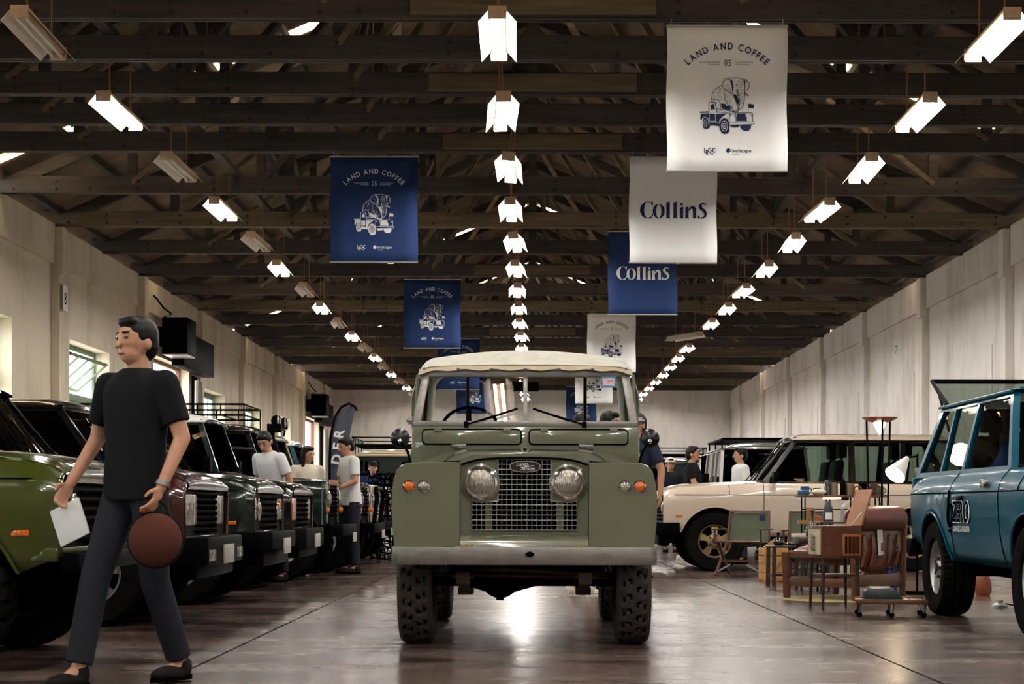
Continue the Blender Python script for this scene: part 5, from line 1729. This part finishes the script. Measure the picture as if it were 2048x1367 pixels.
# wire shelf with crockery
t = thing('wire_shelf', 'wooden shelf on a black wire frame covered with cups and flasks', 'shelf', (3.5, 19.3, 0))
MB().box(-.5, .5, -.15, .15, .955, .98).build('board', WD, t, bevel=.004)
for x in (-.42, -.14, .14, .42):
    for y in (-.12, .12): MB().cyl((x, y, 0), (x, y, .955), .008, n=6).build('upright', M('black'), t)
for z in (.35, .82):
    for y in (-.12, .12): MB().cyl((-.42, y, z), (.42, y, z), .006, n=6).build('wire_rail', M('black'), t)
MB().box(-.22, -.02, -.155, -.13, .935, .953).build('strip_lamp', mat('strip_lamp', 'ffc890', .4, emit=12), t)


def mug(label, x, y, h, r, m, handle=True):
    k = thing('mug', label, 'mug', (x, y, .981))
    MB().lathe([(0, 0), (r * .9, 0), (r, .01), (r, h), (r * .9, h), (r * .88, .012), (0, .012)], 18).build('cup', m, k)
    if handle: MB().tube([(r * .95, 0, h * .8), (r * 1.5, 0, h * .7), (r * 1.5, 0, h * .35), (r * .95, 0, h * .2)], .008, 6).build('handle', m, k)


def flask(label, x, y, h, r, m):
    k = thing('flask', label, 'flask', (x, y, .981))
    MB().lathe([(0, 0), (r, 0), (r, h * .7), (r * .75, h * .85), (0, h * .85)], 18).build('body', m, k)
    MB().lathe([(r * .5, h * .84), (r * .45, h * .95), (r * .2, h), (0, h)], 14).build('stopper', M('black'), k)


c1, c2, c3, c4 = mat('blue_enamel', '234a6a', .3), mat('stoneware', '6b5a48', .6), mat('brown_glaze', '4b3322', .3), mat('olive_glaze', '5b5d3c', .4)
mug('blue enamel mug at the free end of the wire shelf', 3.1, 19.32, .1, .05, c1)
mug('low dark mug beside the blue enamel mug', 3.24, 19.34, .08, .045, M('blackgloss'))
tag(MB().box(-.06, .06, -.04, .04, 0, .055).build('blue_tin', c1, None, (3.06, 19.2, .981), bevel=.006), 'low blue tin box on the wire shelf', 'tin')
tag(MB().ball((0, 0, .03), (.09, .05, .035), 12).build('folded_cloth', M('tee_cream'), None, (3.24, 19.2, .986)), 'crumpled cream cloth on the wire shelf', 'cloth')
flask('slim dark flask standing next to the pale stoneware flasks', 3.34, 19.24, .2, .035, M('blackgloss'))
flask('pale stoneware flask between two dark flasks', 3.42, 19.26, .17, .045, c2)
flask('second slim dark flask among stoneware on the shelf', 3.52, 19.24, .19, .035, M('black'))
flask('stoneware flask beside the copper ring', 3.6, 19.26, .16, .045, c2)
tag(MB().tube([(.045 * math.cos(a_), 0, .055 + .045 * math.sin(a_)) for a_ in frange(0, 2 * PI, 18)[:-1]], .01, 6, True).build('copper_ring', ST, None, (3.68, 19.22, .981)), 'upright copper coloured ring on the wire shelf', 'ring')
mug('large dark mug on the shelf next to the copper ring', 3.75, 19.28, .13, .05, M('black'))
mug('brown glazed mug at the lamp end of the shelf', 3.86, 19.2, .14, .045, c3)
mug('olive glazed mug at the lamp end of the shelf', 3.96, 19.3, .1, .035, c4)

# three-legged uplighter
t = thing('floor_lamp', 'tall uplighter floor lamp with copper dish on three black rods', 'lamp', (3.7, 18.1, 0))
MB().lathe([(.0, 1.73), (.05, 1.735), (.15, 1.77), (.19, 1.795), (.185, 1.8), (.14, 1.78), (0, 1.75)], 32).build('dish', mat('copper_dish', 'a5735c', .35, .6), t)
MB().lathe([(.07, 1.74), (.012, 1.62), (0, 1.615)], 20).build('glass_cone', mat('glowing_cone', 'ffe2bc', .4, emit=9), t)
for a_ in (30, 150, 270):
    c_, s_ = math.cos(R(a_)), math.sin(R(a_))
    MB().cyl((.09 * c_, .09 * s_, 0), (.145 * c_, .145 * s_, 1.765), .011, n=8).build('rod', M('black'), t)
MB().lathe([(0, 0), (.2, 0), (.2, .015), (0, .02)], 24).build('base', M('black'), t)

# cone lamps on a stand
t = thing('cone_lamp', 'white cone shaded floor lamp glowing beside the teal car', 'lamp', (3.66, 16.4, 0))
def cone(m, mm, glow):
    o = MB().lathe([(.02, .0), (.03, -.03), (.105, -.25), (.103, -.25), (.028, -.03)], 26, m).build('shade', mm, t)
    if glow: MB().ball(m @ V((0, 0, -.17)), .055, 14).build('bulb', mat('lamp_bulb', 'ffe9c8', .4, emit=30), o)
m_ = Mx.Translation((3.62 - 3.66, 0, 1.32)) @ Mx.Rotation(R(-35), 4, 'X') @ Mx.Rotation(R(35), 4, 'Y')
cone(m_, M('white'), True)
cone(Mx.Translation((.05, .08, 1.22)) @ Mx.Rotation(R(-40), 4, 'Y'), mat('grey_shade', '8d8b86', .5), False)
MB().cyl((.08, .1, 0), (.08, .1, 1.36), .012, n=8).cyl((-.04, 0, 1.32), (.08, .1, 1.34), .01, n=8).build('stand', M('black'), t)
MB().cyl((.08, .1, 0), (.08, .1, .03), .13, n=20).build('base', M('black'), t)
# globe lamp behind the teal car
t = thing('globe_lamp', 'glowing white globe lamp seen through the teal car window', 'lamp', (4.36, 17.3, 0))
MB().ball((0, 0, 1.38), .12, 20).build('globe', mat('globe', 'fff0d8', .4, emit=10), t)
MB().cyl((0, 0, 0), (0, 0, 1.28), .014, n=8).build('stem', M('black'), t)
MB().cyl((0, 0, 0), (0, 0, .03), .13, n=20).build('base', M('black'), t)
# clay jar, lamp foot with flex
tag(MB().lathe([(0, 0), (.06, 0), (.08, .05), (.075, .14), (.05, .2), (.04, .22), (.0, .22)], 20).build('clay_jar', mat('clay', '8a4a2c', .6, var=.2, vs=8), None, (4.3, 16.2, 0)), 'brown clay jar on the floor behind the teal car wheel', 'jar')
t = thing('lamp_foot', 'small white lamp foot with trailing flex on the floor', 'lamp base', (3.95, 14.35, 0))
MB().lathe([(0, 0), (.07, 0), (.065, .02), (.03, .04), (.03, .06), (0, .06)], 20).build('foot', M('white'), t)
MB().tube([(.05, 0, .03), (.15, -.05, .008), (.22, .05, .03), (.3, 0, .008), (.45, .08, .008), (.6, -.1, .008)], .006, 6).build('flex', M('black'), t)
# purple chair beyond
t = thing('side_chair', 'dark purple upholstered chair partly hidden by the teal car', 'chair', (3.78, 16.9, 0), R(70))
MB().box(-.22, .22, -.22, .22, .40, .48).build('seat', mat('purple_cloth', '2b2148', .9), t, bevel=.03)
MB().box(-.2, .2, .18, .24, .48, .82).build('backrest', bpy.data.materials['purple_cloth'], t, bevel=.03)
for sx in (-1, 1):
    for sy in (-1, 1): MB().cyl((sx * .19, sy * .19, 0), (sx * .19, sy * .19, .41), .014, .02, 8).build('leg', mat('purple_leg', '2c2f6a', .5) if (sx, sy) == (-1, -1) else bpy.data.materials['purple_leg'], t)
# wall numbers
for txt, p, rz in (('8', (-HALF + .181, 26.64, 4.1), PI / 2), ('5', (-5.05, YE - .012, 3.4), 0), ('7', (HALF - .01, 35.0, 4.1), -PI / 2)):
    w_ = wl if txt == '8' else (we if txt == '5' else wr)
    o = MB().box(-.14, .14, 0, .004, -.2, .2).build('number_card', M('whiteprint'), w_, p, (0, 0, rz), smooth=False)
    t_ = MB()
    text2d(t_, txt, 0, -.1, .2, Mx.Translation((0, -.002, 0)) @ FRONT)
    t_.build('number', M('dark'), o, smooth=False)
# ================================================================ people
def blob(b, name, m, parent, voxel=.009, it=4):
    me = b.mesh(name, m, smooth=False)
    o = bpy.data.objects.new(name, me)
    r = o.modifiers.new('r', 'REMESH')
    r.mode = 'VOXEL'
    r.voxel_size = voxel
    s = o.modifiers.new('s', 'SMOOTH')
    s.iterations = it
    s.factor = .5
    n = baked(o)
    bpy.data.meshes.remove(me)
    n.name = name
    n.polygons.foreach_set('use_smooth', [True] * len(n.polygons))
    if not n.materials: n.materials.append(m)
    return link(name, n, parent)


def loft(b, secs, m, k, n=20):
    """closed stack of ellipses (z, rx, ry, y)"""
    vs = [(m @ V((rx * math.cos(2 * PI * i / n), y + ry * math.sin(2 * PI * i / n), z))) * k for z, rx, ry, y in secs for i in range(n)]
    q = len(secs)
    b.add(vs, [(a * n + i, a * n + (i + 1) % n, (a + 1) * n + (i + 1) % n, (a + 1) * n + i) for a in range(q - 1) for i in range(n)] + [tuple(range(n))[::-1], tuple(range((q - 1) * n, q * n))])


def person(label, loc, rz, H=1.72, top='tee_white', bottom='pants', shoe='shoe_dark', arms=None, legs=None, lean=0, turn=0, nod=0, hair='short', shorts=False, long_sleeve=False, cap=None, glasses=False, voxel=.009, bag=None):
    t = thing('person', label, 'person', loc, rz)
    k = H / 1.72
    hipz = .92
    Ln = Mx.Translation((0, 0, hipz)) @ Mx.Rotation(R(lean), 4, 'X') @ Mx.Translation((0, 0, -hipz))
    Hd = Ln @ Mx.Translation((0, 0, 1.49)) @ Mx.Rotation(R(turn), 4, 'Z') @ Mx.Rotation(R(nod), 4, 'X') @ Mx.Translation((0, 0, -1.49))
    U = lambda *p: (Ln @ V(p)) * k
    G = lambda *p: (Hd @ V(p)) * k
    W_ = lambda *p: V(p) * k
    rot = Ln.to_3x3().to_4x4()
    hrot = Hd.to_3x3().to_4x4()
    E = lambda b, c, r, m=None, n=14: b.ball(c, tuple(q * k for q in r), n, m)
    arms = arms or [((-.235, .03, 1.15), (-.235, -.05, .90)), ((.235, .03, 1.15), (.235, -.05, .90))]
    legs = legs or [((-.10, -.01, .49), (-.10, .02, .08)), ((.10, -.01, .49), (.10, .02, .08))]
    b = MB()
    # head and neck
    E(b, G(0, 0, 1.615), (.076, .094, .102), hrot)
    E(b, G(0, -.022, 1.555), (.056, .066, .062), hrot)
    E(b, G(0, -.062, 1.525), (.025, .022, .018), hrot, 8)
    b.cap(U(0, .012, 1.40), G(0, .01, 1.54), .056 * k, .052 * k)
    b.cap(G(0, -.088, 1.612), G(0, -.106, 1.578), .009 * k, .014 * k, 8)
    for s in (-1, 1): E(b, G(s * .077, .012, 1.592), (.012, .02, .03), hrot, 8)
    # trunk under the clothes
    E(b, U(0, 0, 1.27), (.15, .095, .19), rot)
    E(b, U(0, 0, 1.05), (.135, .09, .18), rot)
    E(b, W_(0, 0, .93), (.14, .1, .1))
    for i, s in enumerate((-1, 1)):
        sh, el, wr = U(s * .175, .005, 1.405), U(*arms[i][0]), U(*arms[i][1])
        b.cap(sh, el, .05 * k, .039 * k)
        b.cap(el, wr, .039 * k, .026 * k)
        # hand: palm, four curled fingers, thumb from the side of the palm
        d = (wr - el).normalized()
        inw = V((-s, -.35, 0))
        inw = (inw - d * inw.dot(d)).normalized()
        sd = d.cross(inw).normalized()
        if sd.y > 0: sd = -sd
        pc = wr + d * .045 * k
        M3 = Mx((sd, inw, d)).transposed().to_4x4()
        E(b, pc, (.038, .016, .048), M3, 10)
        for f, (o_, L_) in enumerate(((.029, .07), (.01, .078), (-.01, .074), (-.028, .06))):
            p0 = wr + d * .08 * k + sd * o_ * k
            p1 = p0 + (d * .9 + inw * .35) * L_ * .5 * k
            p2 = p1 + (d * .55 + inw * .8) * L_ * .5 * k
            b.cap(p0, p1, .0095 * k, .009 * k, 8)
            b.cap(p1, p2, .009 * k, .0075 * k, 8)
        q0 = wr + d * .025 * k + sd * .03 * k
        q1 = q0 + (d * .6 + sd * .6 + inw * .3) * .042 * k
        b.cap(q0, q1, .012 * k, .010 * k, 8)
        b.cap(q1, q1 + (d * .85 + inw * .4) * .032 * k, .010 * k, .008 * k, 8)
        kn, an = W_(*legs[i][0]), W_(*legs[i][1])
        hp = W_(s * .085, 0, .90)
        b.cap(hp, kn, .078 * k, .052 * k)
        b.cap(kn, an, .05 * k, .034 * k)
        b.cap(kn * .65 + an * .35 + V((0, .018 * k, 0)), kn * .5 + an * .5 + V((0, .015 * k, 0)), .048 * k, .042 * k)
        b.cap(an, an + V((0, -.10, -.045)) * k, .032 * k, .028 * k)
    body = blob(b, 'body', M('skin'), t, voxel * .8, 3)
    # face
    for s in (-1, 1):
        MB().ball(G(s * .032, -.082, 1.618), tuple(q * k for q in (.013, .008, .007)), 10).build('eye', M('eye'), body)
        MB().cap(G(s * .018, -.089, 1.642), G(s * .048, -.078, 1.643), .0045 * k, .0035 * k, 6).build('eyebrow', M('hair'), body)
    MB().ball(G(0, -.084, 1.545), tuple(q * k for q in (.024, .006, .007)), 10).build('mouth', M('lip'), body)
    if glasses:
        g_ = MB()
        for s in (-1, 1): g_.tube([G(s * .034 + .024 * math.cos(a), -.098, 1.616 + .018 * math.sin(a)) for a in frange(0, 2 * PI, 14)[:-1]], .003 * k, 5, True).tube([G(s * .058, -.096, 1.62), G(s * .08, .0, 1.615)], .003 * k, 5)
        g_.tube([G(-.01, -.1, 1.62), G(.01, -.1, 1.62)], .003 * k, 5)
        tag(g_.build('spectacles', M('black'), t), kind='stuff')
    # hair or cap
    h = MB()
    E(h, G(0, .018, 1.640), (.087, .098, .092), hrot)
    E(h, G(0, .045, 1.595), (.08, .07, .085), hrot)
    E(h, G(0, -.045, 1.695), (.06, .045, .03), hrot)
    if hair == 'long':
        E(h, G(0, .06, 1.50), (.085, .05, .16), hrot)
        for s in (-1, 1): h.cap(G(s * .075, .0, 1.62), G(s * .085, -.02, 1.38), .022 * k, .03 * k)
    blob(h, 'hair', M('hair'), t, voxel, 4)
    if cap:
        c_ = MB()
        c_.lathe([(.0, .098), (.04, .09), (.075, .06), (.096, .01), (.098, 0), (.09, 0)], 22, Mx.Scale(k, 4) @ Hd @ Mx.Translation((0, .012, 1.655)) @ Mx.Scale(1.1, 4, (0, 1, 0)))
        cp = c_.build('cap', M(cap), t)
        MB().prism([(-.07, -.075), (-.06, -.13), (0, -.165), (.06, -.13), (.07, -.075)], .008, Mx.Scale(k, 4) @ Hd @ Mx.Translation((0, 0, 1.655))).build('cap_peak', M(cap), cp)
    # shirt
    c_ = MB()
    loft(c_, [(.86, .176, .122, 0), (.95, .172, .12, 0), (1.06, .162, .114, 0), (1.16, .163, .115, 0), (1.28, .178, .122, .004), (1.36, .185, .118, .006), (1.41, .178, .105, .008), (1.45, .13, .085, .01), (1.48, .075, .068, .012)], Ln, k)
    for i, s in enumerate((-1, 1)):
        sh, el, wr = U(s * .175, .005, 1.405), U(*arms[i][0]), U(*arms[i][1])
        c_.cap(U(s * .08, .01, 1.41), sh, .06 * k, .064 * k)
        e = el if long_sleeve else lerp(sh, el, .72)
        c_.ball(sh, .066 * k, 12)
        c_.cyl(sh, e, .066 * k, (.052 if long_sleeve else .062) * k, 14)
        if long_sleeve:
            c_.ball(el, .052 * k, 12)
            c_.cyl(el, lerp(el, wr, .96), .052 * k, .038 * k, 14)
    blob(c_, 'shirt', M(top), t, voxel, 4)
    # trousers
    c_ = MB()
    E(c_, W_(0, 0, .93), (.163, .118, .11))
    for i, s in enumerate((-1, 1)):
        kn, an = W_(*legs[i][0]), W_(*legs[i][1])
        hp = W_(s * .085, 0, .89)
        c_.ball(hp, .092 * k, 12)
        c_.cyl(hp, kn, .092 * k, .07 * k, 14)
        if not shorts:
            c_.ball(kn, .07 * k, 12)
            c_.cyl(kn, lerp(kn, an, .93), .07 * k, .062 * k, 14)
        an2 = an
        f = MB()
        fx = an2 + V((0, -.065, -.045)) * k
        f.ball(fx, tuple(q * k for q in (.045, .135, .04)), 14).ball(an2 + V((0, .01, -.02)) * k, tuple(q * k for q in (.044, .055, .055)), 12)
        so = f.mesh('shoe', M(shoe), ang=80)
        for v in so.vertices: v.co.z = max(v.co.z, an2.z - .078 * k)
        so_ = link('shoe', so, t)
        MB().prism([(fx.x + .047 * k * math.cos(a), fx.y + .138 * k * math.sin(a)) for a in frange(0, 2 * PI, 20)[:-1]], .02 * k, z=an2.z - .08 * k).build('sole', M('shoe_white' if shoe == 'shoe_white' else 'dark'), so_)
    blob(c_, 'shorts' if shorts else 'trousers', M(bottom), t, voxel, 4)
    return t


walk = [((-.10, -.16, .50), (-.11, -.26, .08)), ((.10, .02, .49), (.10, .2, .09))]
# the walker in black beside the green car
p1 = person('person in black T-shirt and dark trousers walking past the green car with a bag', (-1.86, 7.98, 0), R(-30), 1.72, 'tee_black', 'pants', 'shoe_dark', arms=[((-.27, .03, 1.16), (-.30, -.12, .94)), ((.25, .04, 1.15), (.23, -.08, .92))], legs=walk, turn=-10, voxel=.0075)
MB().cyl((.233, -.068, .946), (.231, -.076, .926), .034, n=16).build('wrist_watch', M('steel'), p1)
bg = thing('round_bag', 'brown leather round bag held in the hand of the walking person', 'bag', (-1.72, 7.77, .02))
bgm = MB().ball((0, 0, .66), (.125, .075, .125), 24).build('bag_body', M('tan_bag'), bg)
MB().tube([(.127 * math.cos(a), 0, .66 + .127 * math.sin(a)) for a in frange(0, 2 * PI, 30)[:-1]], .006, 6, True).build('piping', M('shoe_dark'), bgm)
MB().tube([(-.07, 0, .76), (-.045, .01, .82), (0, .015, .845), (.045, .01, .82), (.07, 0, .76)], .010, 8).build('handle', M('shoe_dark'), bg)
fo_ = thing('paper_folder', 'pale paper folder held low by the walking person', 'folder', (-2.16, 7.98, .73), R(-25))
MB().box(-.09, .09, -.006, .006, -.06, .12).build('cover', M('tee_white'), fo_, rot=(0, R(-22), 0), bevel=.002)
# between the parked cars
person('person in white T-shirt bending over the black estate car', (-2.86, 18.98, 0), R(-35), 1.70, 'tee_white', 'pants', lean=14, nod=18, turn=20)
person('person with long hair and cream top beside the black wagon', (-2.84, 21.45, 0), R(25), 1.60, 'tee_cream', 'jeans', hair='long', turn=25, nod=8)
person('person in white T-shirt and dark trousers standing at the black wagon nose', (-2.27, 21.38, 0), R(-62), 1.72, 'tee_white', 'pants', 'shoe_dark', arms=[((-.24, -.04, 1.16), (-.18, -.24, 1.05)), ((.24, -.03, 1.16), (.16, -.24, 1.08))], nod=14, lean=4)
person('person in blue shirt and dark cap by the far cream wagon', (-2.75, 29.4, 0), R(10), 1.62, 'navy_cloth', 'jeans', cap='jacket')
# behind the olive car
person('person in dark plaid shirt standing behind the wing of the olive car', (1.07, 17.4, 0), R(-40), 1.80, 'plaid', 'jeans', 'shoe_white', glasses=True, arms=[((-.24, .02, 1.15), (-.24, -.06, .92)), ((.27, .04, 1.16), (.29, -.01, .92))])
person('dark haired person in black seen through the windscreen', (.46, 15.95, 0), R(155), 1.72, 'tee_black', 'shorts', 'shoe_white', shorts=True, nod=12)
person('dark haired person in blue behind the passenger side of the windscreen', (.76, 16.8, 0), R(60), 1.78, 'navy_cloth', 'pants', nod=6)
# on the far right
person('person in white cap and dark jacket with jeans', (2.6, 32.0, 0), R(10), 1.76, 'jacket', 'jeans', cap='cap_white', long_sleeve=True)
person('person in black T-shirt and shorts walking behind the beige car nose', (2.42, 25.6, 0), R(75), 1.76, 'tee_black', 'shorts', 'shoe_white', shorts=True, legs=walk, arms=[((-.24, -.06, 1.17), (-.2, -.27, 1.08)), ((.24, .02, 1.16), (.24, -.14, .98))])
person('person in white T-shirt looking towards the aisle behind the beige bonnet', (3.12, 25.5, 0), R(-75), 1.74, 'tee_white', 'jeans', turn=-8)
bpy.data.scenes.remove(TMP)
